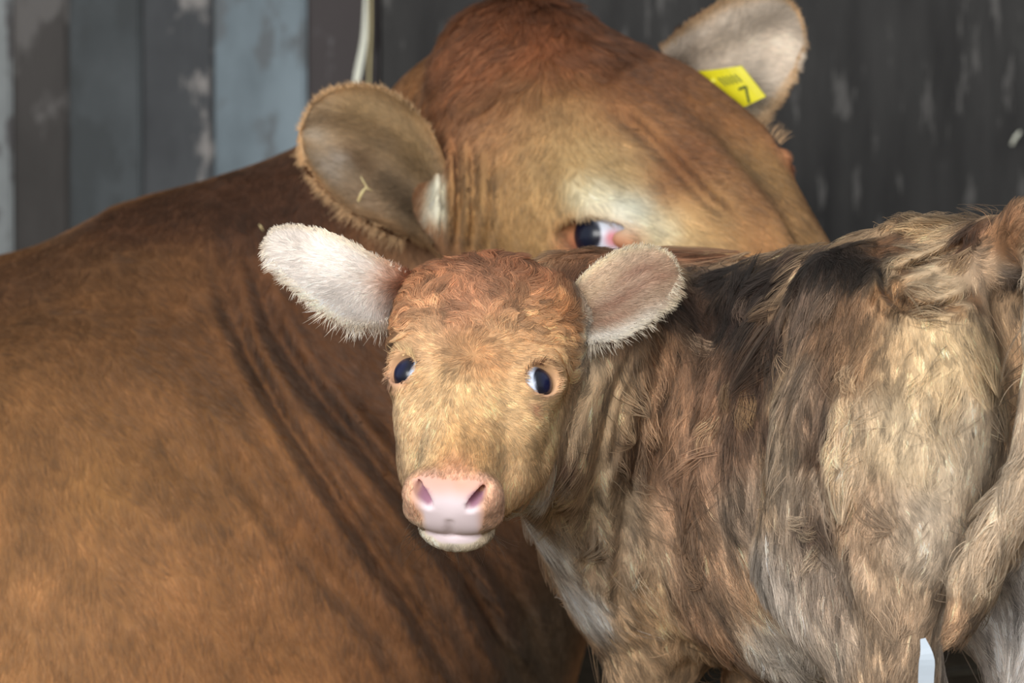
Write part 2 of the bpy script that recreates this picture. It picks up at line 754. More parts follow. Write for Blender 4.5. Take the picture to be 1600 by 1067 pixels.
STRAWM, snt, sout = material('straw')
_b = snt.nodes.new('ShaderNodeBsdfPrincipled')
_a = snt.nodes.new('ShaderNodeAttribute')
_a.attribute_name = 'fur_color'
snt.links.new(_a.outputs['Color'], _b.inputs['Base Color'])
_b.inputs['Roughness'].default_value = .6
snt.links.new(_b.outputs[0], sout.inputs[0])
s1 = straw_litter(9000, (-1.6, 1.6), (5.2, WY - .03))
straw = curves_obj('straw_bedding', s1[0], s1[1], s1[2][:, None], None, STRAWM, world_space=True)
tag(straw, 'loose dull straw bedding strewn over the barn floor', 'straw', kind='stuff')


# ================================================================== the animals' shapes
def frame(x, y):
    """3 axes as columns: x given, y made square to it"""
    x = unit(x)
    y = unit(np.asarray(y, float) - np.dot(y, x) * x)
    z = np.cross(x, y)
    return np.stack([x, y, z], -1)


def resample(pts, n):
    pts = np.asarray(pts, float)
    m = len(pts)
    ext = np.concatenate([2 * pts[:1] - pts[1:2], pts, 2 * pts[-1:] - pts[-2:-1]])
    out = []
    for u in np.linspace(0, m - 1, 200):
        i = min(int(u), m - 2)
        t = u - i
        p0, p1, p2, p3 = ext[i:i + 4]
        out.append(0.5 * (2 * p1 + (p2 - p0) * t + (2 * p0 - 5 * p1 + 4 * p2 - p3) * t * t + (3 * p1 - p0 - 3 * p2 + p3) * t**3))
    out = np.array(out)
    s = np.concatenate([[0], np.cumsum(np.linalg.norm(np.diff(out, axis=0), axis=1))])
    s /= s[-1]
    return np.stack([np.interp(np.linspace(0, 1, n), s, out[:, i]) for i in range(3)], -1)


def ear_mesh(upper, lower, cup, thick, fold=0.0, nt=44, ns=26):
    """upper / lower: (px, py, depth) along the two rims, base to tip; the inside faces the viewer"""
    U = resample([C(*p) for p in upper], nt)
    L = resample([C(*p) for p in lower], nt)
    tt = np.linspace(0, 1, nt)[:, None, None]
    ss = np.linspace(-1, 1, ns)[None, :, None]
    wv = (ss + 1) / 2
    M = U[:, None] * (1 - wv) + L[:, None] * wv
    along = unit(np.gradient((U + L) / 2, axis=0))
    across = unit(L - U + 1e-6)
    away = np.cross(along, across)
    away *= np.sign(away[:, 2:3] + 1e-9)
    away = unit(np.array([[0, 0, 1.0]]) * 0.8 + unit(away.mean(0))[None] * 0.6)
    wid = np.linalg.norm(L - U, axis=1)[:, None, None]
    prof = (1 - np.abs(ss) ** 2.2)
    M = M + away[:, None] * prof * cup * wid * (1 - 0.45 * tt)
    if fold:
        M = M - away[:, None] * np.exp(-((ss + 0.55) / 0.28) ** 2) * fold * wid * (1 - tt) ** 0.5
    edge = np.sqrt(np.clip(1 - ss * ss, 0, 1)) * np.sqrt(np.clip(1 - tt ** 6, 0, 1))
    Bk = M + away[:, None] * thick * (0.15 + 0.85 * edge)
    g = np.arange(nt * ns).reshape(nt, ns)
    q1 = np.stack([g[:-1, :-1], g[1:, :-1], g[1:, 1:], g[:-1, 1:]], -1).reshape(-1, 4)
    o = nt * ns
    q2 = q1[:, ::-1] + o
    rim = np.concatenate([g[:, 0], g[-1, 1:], g[::-1, -1][1:]])
    q3 = np.stack([rim[:-1], rim[:-1] + o, rim[1:] + o, rim[1:]], -1)
    P = np.concatenate([M.reshape(-1, 3), Bk.reshape(-1, 3)])
    F = np.concatenate([q1, q2, q3])

    def nrm(G):
        return unit(np.cross(np.gradient(G, axis=0), np.gradient(G, axis=1)))
    n1 = nrm(M)
    n1 *= np.where((n1 * M).sum(-1, keepdims=True) > 0, -1, 1)
    N = np.concatenate([n1.reshape(-1, 3), -n1.reshape(-1, 3)])
    ts = np.stack([np.broadcast_to(tt[..., 0], (nt, ns)).ravel(), np.broadcast_to(ss[..., 0], (nt, ns)).ravel()], -1)
    ts = np.concatenate([ts, ts])
    inner = np.concatenate([np.ones(o, bool), np.zeros(o, bool)])
    return dict(P=P, F=F, N=N, ts=ts, inner=inner, q_in=q1, q_out=q2, along=np.repeat(along, ns, 0), o=o)


def orient(P, F, N):
    """turn faces so that they look outward in the world (the view frame is mirrored)"""
    a = P[F]
    fn = np.cross(a[:, 1] - a[:, 0], a[:, 2] - a[:, 0])
    bad = (fn * N[F[:, 0]]).sum(-1) > 0
    F = F.copy()
    F[bad] = F[bad][:, ::-1]
    return F


def eyeball(name, c, r, gaze, parent, mat, iris=0.62, squash=1.0, pupil=(16, 22, 42), sclera=(214, 222, 236), pink=None):
    nu, nv = 40, 32
    th = np.linspace(0, math.pi, nv)[:, None]
    ph = np.linspace(0, 2 * math.pi, nu, endpoint=False)[None]
    loc = np.stack([np.sin(th) * np.cos(ph), np.sin(th) * np.sin(ph), np.cos(th) + 0 * ph], -1).reshape(-1, 3)
    ang = np.arccos(np.clip(loc[:, 2], -1, 1))
    bul = 1 + 0.07 * np.clip(1 - (ang / (iris * 1.15)) ** 2, 0, 1)
    A = frame(gaze, (0, 1, 0.01))            # columns: gaze, up, side
    R3 = np.stack([A[:, 2], A[:, 1], A[:, 0]], -1)
    P = np.asarray(c) + (loc * bul[:, None] * r) @ R3.T
    eff = np.arccos(np.clip(loc[:, 2], -1, 1)) * (1 + (squash - 1) * np.abs(np.sin(np.arctan2(loc[:, 1], loc[:, 0]))))
    w = np.clip((eff - iris) / 0.09, 0, 1)[:, None]
    dark = np.clip((eff - iris * 0.45) / 0.25, 0, 1)[:, None]
    colr = rgb(*pupil) * (1 - dark) + rgb(24, 26, 38) * dark
    colr = colr * (1 - w) + rgb(*sclera) * w
    if pink is not None:
        pd, pr, pc = pink
        e = np.exp(-((P - np.asarray(pd)) ** 2).sum(-1) / pr**2)[:, None]
        e = np.clip(e * 1.6, 0, 1)
        colr = colr * (1 - e) + rgb(*pc) * e
    F = []
    for i in range(nv - 1):
        for j in range(nu):
            F.append((i * nu + j, (i + 1) * nu + j, (i + 1) * nu + (j + 1) % nu, i * nu + (j + 1) % nu))
    o = mesh_obj(name, P, np.array(F), mat, parent, colors=lin(colr))
    return o


def almond(c, ax, along, ra, rl, rv, off):
    A = frame(ax, along)
    return ellipsoid(np.asarray(c) + unit(ax) * off, (ra, rl, rv), A)


def groove(paths, dmin, dmax):
    """folds of skin: shallow channels along lines that run over the body (height map in metres at 6.6 m)"""
    st = 0.0012
    gx_, gy_ = np.arange(-.50, .50, st), np.arange(-.34, .34, st)
    X, Y = np.meshgrid(gx_, gy_, indexing='ij')
    pm = np.stack([X.ravel(), Y.ravel()], -1).astype(f32)
    tot = np.zeros(len(pm), f32)
    for pts, a, wd in paths:
        q = np.array([C(px, py, 6.6)[:2] for px, py in pts])
        q = resample(np.c_[q, np.zeros(len(q))], 16)[:, :2].astype(f32)
        lo, hi = q.min(0) - wd * 4, q.max(0) + wd * 4
        sel = np.flatnonzero(((pm > lo) & (pm < hi)).all(1))
        p = pm[sel]
        best = np.full(len(p), 1e9, f32)
        bt = np.zeros(len(p), f32)
        for i in range(len(q) - 1):
            d = q[i + 1] - q[i]
            h = np.clip(((p - q[i]) @ d) / (d @ d), 0, 1)
            e = ((p - q[i] - h[:, None] * d) ** 2).sum(-1)
            better = e < best
            best = np.where(better, e, best)
            bt = np.where(better, (i + h) / (len(q) - 1), bt)
        fade = np.clip(np.minimum(bt, 1 - bt) * 5 + 0.1, 0, 1)
        x = np.sqrt(best) / wd
        tot[sel] += a * fade * (np.exp(-x * x) - 0.45 * np.exp(-((x - 1.7) / 0.8) ** 2))
    H = tot.reshape(X.shape)

    def f(P):
        sc = f32(6.6) / np.maximum(P[:, 2], 1)
        u = np.clip((P[:, 0] * sc - gx_[0]) / st, 0, H.shape[0] - 2)
        v = np.clip((P[:, 1] * sc - gy_[0]) / st, 0, H.shape[1] - 2)
        i, j = u.astype(np.int32), v.astype(np.int32)
        u, v = u - i, v - j
        h = (H[i, j] * (1 - u) + H[i + 1, j] * u) * (1 - v) + (H[i, j + 1] * (1 - u) + H[i + 1, j + 1] * u) * v
        return np.where((P[:, 2] > dmin) & (P[:, 2] < dmax), h, 0).astype(f32)
    return f


class Finder:
    """the point of a surface seen at a place of the picture"""
    def __init__(self, P, N):
        m = (N * unit(P)).sum(-1) < 0.1
        self.P = P[m]
        self.q = to_px(self.P)

    def __call__(self, px, py):
        d = (self.q[:, 0] - px) ** 2 + (self.q[:, 1] - py) ** 2
        i = np.flatnonzero(d < 49)
        if len(i) == 0:
            j = int(np.argmin(d))
            return self.P[j] if d[j] < 900 else None
        return self.P[i[np.argmin(self.P[i, 2])]]


HIDE = simple_mat('hide_under_fur', (0.5, 0.3, 0.2), rough=0.75, spec=0.15, attr='hide_color')
EYE = simple_mat('moist_eye', (0, 0, 0), rough=0.28, spec=0.35, attr='hide_color', coat=0.12)
FURM = fur_material('coat_strands')


def assemble(name, label, cat, P, F, N, col, ears, ear_col):
    PP, FF, NN, CC = [P], [orient(P, F, N)], [N], [col]
    o = len(P)
    for e, ec in zip(ears, ear_col):
        PP.append(e['P'])
        FF.append(orient(e['P'], e['F'], e['N']) + o)
        NN.append(e['N'])
        CC.append(ec)
        o += len(e['P'])
    ob = mesh_obj(name, np.concatenate(PP), np.concatenate(FF), HIDE, colors=lin(np.concatenate(CC)))
    tag(ob, label, cat)
    return ob


# ------------------------------------------------------------------ cow, lying behind the calf with her head turned round
cow = Shape()
KS = 1.0
cR = np.array([[0.710, -0.674, 0.209], [0.378, 0.612, 0.694], [0.595, 0.414, -0.688]])   # columns: her left, poll, out of the forehead
cO = C(1053, 272, 6.72)


def CH(x, y, z):
    return cO + cR @ np.array([x, y, z])


def chead(c, r, k, both=False, R=None):
    for s in ((1, -1) if both else (1,)):
        cow.add(ellipsoid(CH(c[0] * s, c[1], c[2]), r, cR if R is None else R), k)


# trunk, lying, running off to the left
cow.add(cone(C(211, 1006, 6.98), C(-900, 1210, 7.10), .360, .37), .05)
cow.add(cone(C(211, 1006, 6.98), C(335, 872, 6.97), .360, .300), .08)
cow.add(cone(C(-900, 1210, 7.10), C(-2000, 1210, 7.20), .37, .34), .08)
# neck
cow.add(cone(C(575, 640, 7.00), C(830, 330, 6.95), .255, .165), .10)
cow.add(cone(C(605, 980, 6.96), C(780, 420, 6.92), .135, .13), .08)
cow.add(cone(C(715, 1180, 6.95), C(660, 900, 6.95), .075, .10), .07)
# shoulder muscle
cow.add(ellipsoid(C(230, 860, 6.74), (.20, .13, .10), frame((.78, -.62, 0.1), (.6, .8, 0))), .10)
cow.add(ellipsoid(C(520, 1020, 6.80), (.13, .10, .09), frame((.6, -.8, 0), (.8, .6, 0))), .08)
# head
chead((0, .10, -.075), (.118, .125, .105), .06)
chead((.006, .197, -.035), (.070, .064, .060), .04)
chead((0, .03, -.045), (.108, .14, .075), .05)
chead((.085, .075, -.06), (.05, .07, .06), .04, True)
chead((.084, .010, -.030), (.040, .055, .045), .03, True)
cow.add(cone(CH(0, -.03, -.062), CH(0, -.26, -.075), .088, .062), .05)
chead((.066, -.05, -.115), (.05, .14, .095), .05, True)
for s in (1, -1):
    cow.add(cone(CH(.072 * s, .06, -.19), CH(.034 * s, -.25, -.135), .052, .042), .05)
    cow.add(cone(CH(.085 * s, .12, -.090), CH(.112 * s, .135, -.118), .042, .030), .03)
chead((0, -.29, -.09), (.088, .055, .075), .04)
chead((.05, -.31, -.06), (.035, .03, .03), .02, True)
cow.add(cone(CH(0, .06, -.16), CH(-.05, .10, -.30), .11, .12), .06)
# ridge down the middle of the forehead and the hollow above the eye
chead((0.0, -.04, .022), (.022, .10, .016), .03)
cow.sub(ellipsoid(CH(-.062, -.055, .040), (.022, .055, .018), cR), .03)
cow.sub(ellipsoid(CH(.062, -.055, .040), (.022, .055, .018), cR), .03)
# folded legs and hindquarters, out of frame
cow.add(cone(C(120, 1340, 6.62), C(520, 1360, 6.60), .085, .055), .05)
cow.add(cone(C(520, 1360, 6.60), C(180, 1440, 6.48), .052, .04), .03)
cow.add(cone(C(-1500, 1250, 6.80), C(-1150, 1380, 6.62), .17, .085), .08)
cow.add(cone(C(-1150, 1380, 6.62), C(-1650, 1440, 6.50), .06, .045), .03)
cow.add(cone(C(-2250, 1030, 7.2), C(-2420, 1380, 7.1), .045, .025), .04)
# eyes: lids and openings
cow_eyes = []
for s in (-1, 1):
    ec = CH(.088 * s, -.010, -.022)
    ax = cR @ unit(np.array([.86 * s, -.02, .42]))
    if s < 0:
        ax = unit(ax + np.array([0, 0, -.25]))
    al = cR @ unit(np.array([0.0, -1, .70]))
    cow.add(ellipsoid(ec + ax * .002, (.029, .044, .029), frame(ax, al)), .012)
    cow.sub(almond(ec + al * .004, ax, al, .045, .0385, .0160, .034), .004)
    cow.add(ellipsoid(ec + al * .031 + ax * .010, (.010, .012, .008), frame(ax, al)), .004)
    cow_eyes.append((s, ec, ax, al))
# folds where the neck bends, wrinkles behind the cheek
cow.disp(groove([
    ([(330, 400), (370, 520), (440, 650), (560, 830), (650, 960), (735, 1090)], 0.0116, .0075),
    ([(395, 400), (420, 500), (490, 610), (600, 740), (720, 890), (800, 1030), (840, 1100)], 0.0145, .0085),
    ([(300, 640), (440, 820), (600, 1000), (640, 1090)], 0.0058, .010),
    ([(345, 340), (360, 430), (395, 540)], 0.0036, .006),
    ([(560, 610), (700, 790), (800, 930), (850, 1060)], 0.0087, .009),
    ([(90, 560), (260, 690), (420, 800)], 0.0072, .022),
    ([(690, 215), (694, 300), (690, 385)], 0.0051, .0035),
    ([(712, 210), (718, 300), (716, 390)], 0.0051, .0035),
    ([(738, 220), (742, 300), (738, 390)], 0.0043, .0035),
    ([(765, 230), (768, 310), (765, 390)], 0.0036, .0035),
    ([(945, 165), (1010, 215), (1060, 265), (1110, 315), (1160, 350)], 0.0072, .007),
    ([(850, 250), (860, 310), (868, 350)], 0.0043, .008),
], 5.5, 7.05))


def cow_noise(P):
    return (vnoise(P, 14, 3) - .5) * f32(.006)


cow.disp(cow_noise)
ax_x = axis_grid(-1.75, .46, [(-.47, .30)], .05, .0042)
ax_y = axis_grid(-.80, .40, [(-.32, .32)], .04, .0042)
ax_z = axis_grid(6.30, 7.70, [(6.42, 7.0)], .05, .0046)
cP, cF, cN = surface(cow, ax_x, ax_y, ax_z)
# her ears
cow_ear_r = ear_mesh([(700, 262, 6.76), (668, 195, 6.745), (610, 143, 6.73), (545, 133, 6.72), (495, 155, 6.72), (468, 205, 6.725)],
                     [(672, 388, 6.74), (620, 362, 6.715), (560, 333, 6.70), (512, 295, 6.70), (478, 250, 6.71), (466, 208, 6.725)],
                     .58, .007, fold=.26)
cow_ear_l = ear_mesh([(1030, 75, 6.90), (1085, 28, 6.87), (1150, -8, 6.86), (1210, -14, 6.86), (1246, 20, 6.87), (1257, 66, 6.88)],
                     [(1090, 150, 6.88), (1140, 190, 6.85), (1178, 190, 6.85), (1205, 160, 6.86), (1238, 112, 6.87), (1257, 70, 6.88)],
                     .30, .007, fold=.12)
cow_at = Finder(cP, cN)


# ------------------------------------------------------------------ calf, standing, rump towards the viewer, looking round
calf = Shape()
hs = 0.0005
ph_, ps_, ro_ = math.radians(38), math.radians(8), math.radians(-4.3)
hX, hY, hZ = np.array([1.0, 0, 0]), np.array([0, math.cos(ph_), math.sin(ph_)]), np.array([0, math.sin(ph_), -math.cos(ph_)])
Ry = np.array([[math.cos(ps_), 0, math.sin(ps_)], [0, 1, 0], [-math.sin(ps_), 0, math.cos(ps_)]])   # turn to the picture's left
Rz = np.array([[math.cos(ro_), -math.sin(ro_), 0], [math.sin(ro_), math.cos(ro_), 0], [0, 0, 1]])
hR = Rz @ Ry @ np.stack([hX, hY, hZ], -1)
hO = C(737, 586, 6.02)


def HH(x, y, z):
    return hO + hR @ np.array([x, y, z]) * hs


def head(c, r, k, both=False, sub=False):
    for s in ((1, -1) if both else (1,)):
        (calf.sub if sub else calf.add)(ellipsoid(HH(c[0] * s, c[1], c[2]), np.array(r) * hs, hR), k * hs)


LAT = unit(np.array([-.83, 0, -.55]))        # out of the calf's left side
FWD = unit(np.array([-.55, 0, .83]))
BODY = np.stack([LAT, UPV, FWD], -1)


def trunk(px, py, d, rl, rv, rf, k=.06):
    calf.add(ellipsoid(C(px, py, d), (rl, rv, rf), BODY), k)


def off(p, lat=0, up=0, fwd=0):
    return np.asarray(p) + LAT * lat + UPV * up + FWD * fwd


# trunk
trunk(1135, 725, 6.34, .098, .145, .17)
trunk(1245, 750, 6.23, .112, .160, .17)
trunk(1370, 665, 6.12, .100, .128, .16)
trunk(1440, 560, 6.04, .095, .095, .11)
calf.add(cone(C(1030, 520, 6.36), C(1230, 495, 6.22), .038, .030), .05)
calf.add(cone(C(1230, 495, 6.22), C(1430, 450, 6.05), .030, .034), .05)
calf.add(cone(C(1430, 450, 6.05), C(1560, 400, 5.97), .034, .026), .04)
HIPC = C(1482, 500, 6.01)
for s in (1, -1):
    b = off(HIPC, lat=.072 * s)
    calf.add(ellipsoid(off(b, fwd=.050, up=.020), (.024, .030, .032), BODY), .04)          # hook bone
    calf.add(ellipsoid(off(b, fwd=-.015, up=-.085), (.052, .115, .085), BODY), .05)         # thigh
    calf.add(ellipsoid(off(b, fwd=-.055, up=-.075, lat=-.012 * s), (.040, .095, .050), BODY), .04)       # buttock
    st = off(b, fwd=.045, up=-.185, lat=.006 * s)
    hk = off(b, fwd=-.040, up=-.335, lat=-.004 * s)
    calf.add(cone(off(b, fwd=.0, up=-.10), st, .066, .052), .05)
    calf.add(cone(st, hk, .050, .026), .04)
    calf.add(cone(off(b, fwd=-.055, up=-.08), off(hk, up=.06, fwd=-.004), .036, .018), .05)
    wk = W(hk)
    ft = V(np.array([wk[0], wk[1] - .005, .085]))
    calf.add(cone(hk, ft, .025, .017), .02)
    calf.add(cone(ft, off(V(np.array([wk[0], wk[1], .018])), fwd=.03), .021, .026), .02)
    sh = off(C(1105, 650, 6.365), lat=.062 * s)
    el = off(sh, up=-.135, fwd=-.02, lat=.004 * s)
    kn = off(sh, up=-.305, fwd=.012, lat=-.008 * s)
    calf.add(ellipsoid(off(sh, up=.015), (.042, .115, .075), BODY), .05)
    calf.add(cone(sh, el, .060, .046), .05)
    calf.add(cone(el, kn, .044, .027), .03)
    wk = W(kn)
    ft = V(np.array([wk[0], wk[1], .085]))
    calf.add(cone(kn, ft, .025, .017), .02)
    calf.add(cone(ft, off(V(np.array([wk[0], wk[1], .018])), fwd=.03), .021, .026), .02)
# neck and brisket
calf.add(cone(C(1045, 638, 6.34), C(915, 552, 6.205), .100, .070), .06)
calf.add(cone(C(915, 552, 6.205), HH(10, 60, -150), .070, .060), .05)
calf.add(cone(C(1005, 830, 6.33), C(875, 680, 6.19), .062, .045), .05)
calf.add(cone(C(875, 680, 6.19), HH(30, -40, -150), .050, .036), .04)
calf.add(cone(C(1035, 915, 6.36), C(945, 750, 6.255), .055, .055), .05)
# tail: lifted off, then hanging to the right
tp = [C(1560, 400, 5.97), C(1608, 362, 5.93), C(1640, 395, 5.905), C(1646, 520, 5.89), C(1628, 680, 5.88), C(1582, 800, 5.88), C(1522, 905, 5.885),
      C(1494, 985, 5.89)]
tr = [.026, .021, .019, .018, .019, .020, .018, .008]
for i in range(len(tp) - 1):
    calf.add(cone(tp[i], tp[i + 1], tr[i], tr[i + 1]), .008 if i else .02)
# head
head((0, 126, -88), (140, 150, 116), 40)
head((0, 95, -40), (126, 140, 78), 40)
head((84, 130, -62), (56, 90, 70), 40, True)
head((104, 26, -30), (34, 46, 42), 30, True)
calf.add(cone(HH(0, 20, -48), HH(0, -182, -50), 80 * hs, 58 * hs), 40 * hs)
head((74, -40, -108), (42, 100, 66), 40, True)
for s in (1, -1):
    calf.add(cone(HH(72 * s, 10, -150), HH(26 * s, -190, -108), 44 * hs, 34 * hs), 40 * hs)
    calf.add(cone(HH(100 * s, 165, -85), HH(134 * s, 178, -95), 46 * hs, 36 * hs), 30 * hs)
head((80, -34, -52), (36, 60, 44), 34, True)
head((0, -206, -52), (72, 46, 50), 30)
head((40, -212, -30), (36, 32, 34), 22, True)
head((53, -218, -28), (18, 24, 28), 14, True)
head((32, -222, -66), (44, 25, 28), 18, True)
head((0, -212, -116), (60, 40, 34), 6)
# eyes
calf_eyes = []
for s in (1, -1):
    ec = HH(93 * s, 2, -19)
    ax = hR @ unit(np.array([.66 * s, -.03, .75]))
    al = hR @ unit(np.array([.72 * s, .25, -.62]))
    calf.add(ellipsoid(ec + ax * .0005, np.array([36, 41, 37]) * hs, frame(ax, al)), 14 * hs)
    calf.sub(almond(ec, ax, al, 52 * hs, 31.5 * hs, 25.5 * hs, 40 * hs), 4 * hs)
    calf_eyes.append((s, ec, ax))
# nostrils, mouth
for s in (1, -1):
    A = frame(hR @ unit(np.array([.72 * s, .22, .68])), hR @ unit(np.array([-.25 * s, 1.0, -.35])))
    calf.sub(ellipsoid(HH(41 * s, -232, -12), np.array([21, 38, 9]) * hs, A), 6 * hs)
    calf.sub(cone(HH(49 * s, -232, 0), HH(60 * s, -206, 8), 6 * hs, 4 * hs), 8 * hs)
calf.sub(cone(HH(-62, -216, -94), HH(62, -216, -94), 36 * hs, 36 * hs, (hR @ np.array([0, 0, 1.0]), 8.0)), 8 * hs)
calf.sub(cone(HH(0, -256, -50), HH(0, -252, -92), 2 * hs, 3 * hs), 12 * hs)


def calf_noise(P):
    q = P @ BODY.astype(f32)
    m = np.clip((P[:, 0] - f32(.05)) / f32(.06), 0, 1)
    n = (vnoise(q * np.array([1, .35, 1.0]), 48, 3) - .5) * f32(.006) + (vnoise(P, 30, 5) - .5) * f32(.004)
    return (n * m).astype(f32)


calf.disp(calf_noise)
calf.disp(groove([
    ([(1000, 520), (960, 620), (935, 720), (925, 820), (930, 900)], .006, .007),
    ([(1050, 480), (1010, 600), (985, 720), (975, 860), (965, 980)], .005, .007),
    ([(925, 560), (890, 660), (870, 760), (880, 860)], .005, .006),
    ([(1290, 560), (1275, 680), (1285, 800), (1310, 900), (1340, 1000)], .008, .009),
    ([(1195, 560), (1175, 720), (1165, 860)], .005, .009),
    ([(1130, 560), (1120, 740), (1140, 900)], .004, .008),
    ([(1378, 400), (1392, 465), (1450, 484), (1525, 462)], .007, .005),
    ([(1395, 430), (1470, 400), (1525, 372)], .006, .0045),
    ([(1010, 545), (975, 640), (955, 740)], .006, .005),
], 5.7, 6.5))
gx = axis_grid(-.14, .62, [(-.13, .05)], .02, .0021)
gx = np.concatenate([gx[gx < .055], np.arange(.055, .62, .0036)])
gy = axis_grid(-.82, .20, [(-.17, .13)], .010, .0021)
gz = axis_grid(5.78, 6.75, [(5.85, 6.13)], .004, .0024)
aP, aF, aN = surface(calf, gx, gy, gz)
calf_ear_l = ear_mesh([(660, 432, 6.125), (622, 416, 6.09), (575, 392, 6.075), (520, 364, 6.07), (465, 352, 6.07), (428, 358, 6.075), (410, 385, 6.08)],
                      [(640, 490, 6.12), (606, 500, 6.085), (580, 508, 6.06), (545, 505, 6.045), (500, 478, 6.04), (445, 430, 6.055), (411, 390, 6.08)],
                      .20, .006, fold=.10)
calf_ear_r = ear_mesh([(855, 480, 6.14), (888, 452, 6.11), (925, 415, 6.10), (965, 391, 6.10), (1010, 383, 6.10), (1045, 396, 6.11), (1062, 424, 6.12)],
                      [(860, 520, 6.13), (900, 524, 6.10), (925, 532, 6.07), (968, 526, 6.06), (1010, 500, 6.065), (1045, 465, 6.09), (1063, 428, 6.12)],
                      .22, .006, fold=.06)
calf_at = Finder(aP, aN)


# ================================================================== coats
def paint(finder, base, table, base_w=0.03):
    f = Field(base / 1.0, base_w)
    for px, py, r, c in table:
        f.at(finder(px, py), rgb(*c), r * 0.0005)
    return f


def comb(finder, base, table, base_w=0.03):
    f = Field(unit(base), base_w)
    for px, py, r, d in table:
        d = unit(np.array([d[0], -d[1], d[2] if len(d) > 2 else 0.0]))
        f.at(finder(px, py), d, r * 0.0005)
    return f


def ear_color(e, inner, outer, rim, root=None, noise_=.3):
    t, s = e['ts'][:, 0], e['ts'][:, 1]
    edge = np.clip((np.maximum(np.abs(s), t ** 3) - .72) / .25, 0, 1)[:, None]
    nz = vnoise(e['P'], 90, 3)[:, None] - .5
    c = rgb(*inner) * (1 - edge) + rgb(*rim) * edge
    if root is not None:
        w = (np.clip(1.6 - t / .27, 0, 1) * np.clip(.6 - s, 0, 1))[:, None]
        c = c * (1 - w) + rgb(*root) * w
    c = np.where(e['inner'][:, None], c, rgb(*outer))
    lo = vnoise(e['P'], 34, 6)[:, None] - .5
    return np.clip(c * (1 + lo * noise_) + nz * .10, 0, 1)


# ---- colours of the cow
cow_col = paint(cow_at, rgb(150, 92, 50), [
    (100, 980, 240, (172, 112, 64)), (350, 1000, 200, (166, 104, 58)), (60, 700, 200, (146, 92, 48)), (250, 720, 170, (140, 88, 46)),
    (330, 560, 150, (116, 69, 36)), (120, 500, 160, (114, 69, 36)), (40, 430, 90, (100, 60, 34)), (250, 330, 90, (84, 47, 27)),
    (400, 290, 90, (82, 46, 28)), (440, 330, 80, (80, 46, 30)), (470, 480, 110, (110, 64, 38)), (560, 600, 120, (104, 62, 38)),  # neck and upper body painted darker, partly standing in for shade
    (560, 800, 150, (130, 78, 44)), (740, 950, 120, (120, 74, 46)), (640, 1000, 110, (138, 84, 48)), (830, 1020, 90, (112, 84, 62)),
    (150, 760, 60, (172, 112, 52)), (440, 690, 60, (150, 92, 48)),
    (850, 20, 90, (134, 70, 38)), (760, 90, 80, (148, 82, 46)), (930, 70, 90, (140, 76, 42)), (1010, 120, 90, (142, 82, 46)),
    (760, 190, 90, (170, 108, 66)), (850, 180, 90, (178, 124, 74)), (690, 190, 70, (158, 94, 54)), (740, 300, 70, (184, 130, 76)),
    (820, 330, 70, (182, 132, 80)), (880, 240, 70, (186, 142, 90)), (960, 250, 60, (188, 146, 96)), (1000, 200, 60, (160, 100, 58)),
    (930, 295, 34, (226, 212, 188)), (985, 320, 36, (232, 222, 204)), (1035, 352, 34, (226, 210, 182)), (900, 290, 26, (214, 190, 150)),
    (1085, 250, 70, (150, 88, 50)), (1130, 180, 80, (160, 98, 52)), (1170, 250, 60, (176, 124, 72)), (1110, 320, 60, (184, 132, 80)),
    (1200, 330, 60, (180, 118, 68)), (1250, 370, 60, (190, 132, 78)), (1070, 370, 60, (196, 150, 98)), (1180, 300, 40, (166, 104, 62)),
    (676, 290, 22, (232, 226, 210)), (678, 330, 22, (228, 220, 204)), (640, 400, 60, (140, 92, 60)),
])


def eye_rim(P, col, eyes, size, ring, pinkc):
    for e in eyes:
        c = e[1] + e[2] * size
        al = e[3] if len(e) > 3 else None
        q = P - c
        if al is not None:
            a = np.dot(q, al)
            q = q - a[:, None] * al * .45
        d = np.sqrt((q ** 2).sum(-1))
        w = np.clip(1.6 - d / ring, 0, 1) * np.clip(.62 - (P - c) @ UPV / ring * .6, .15, 1)
        w = w[:, None]
        col = col * (1 - w) + rgb(*pinkc) * w
    return col


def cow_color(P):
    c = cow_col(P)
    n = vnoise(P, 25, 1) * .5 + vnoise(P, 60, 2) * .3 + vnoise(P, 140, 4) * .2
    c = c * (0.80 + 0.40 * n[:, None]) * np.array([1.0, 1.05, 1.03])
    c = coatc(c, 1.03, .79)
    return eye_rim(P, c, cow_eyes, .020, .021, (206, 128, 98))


cow_ear_cols = [ear_color(cow_ear_r, (168, 142, 112), (150, 92, 52), (196, 152, 106), noise_=.6),
                ear_color(cow_ear_l, (206, 190, 172), (150, 92, 52), (196, 160, 120), noise_=.45)]
_t, _s = cow_ear_r['ts'][:, 0], cow_ear_r['ts'][:, 1]
for _u, _v, _r, _c in ((.25, -.55, .34, (150, 124, 88)), (.55, -.6, .3, (164, 136, 98)), (.12, .25, .22, (84, 70, 54)), (.32, .15, .2, (96, 80, 62)),  # dark spots put the shade of the ear cup into the colour
                       (.5, .1, .14, (112, 88, 64)), (.62, .55, .18, (206, 192, 176)), (.78, .0, .16, (196, 182, 164)), (.4, .7, .2, (204, 176, 146)), (.6, .25, .1, (190, 178, 166))):
    _w = (np.exp(-((_t - _u) ** 2 + ((_s - _v) * .5) ** 2) / (_r * .7) ** 2) * cow_ear_r['inner'])[:, None] * .85
    cow_ear_cols[0] = cow_ear_cols[0] * (1 - _w) + rgb(*_c) * _w
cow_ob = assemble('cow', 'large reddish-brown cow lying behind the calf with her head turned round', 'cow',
                  cP, cF, cN, cow_color(cP), [cow_ear_r, cow_ear_l], cow_ear_cols)
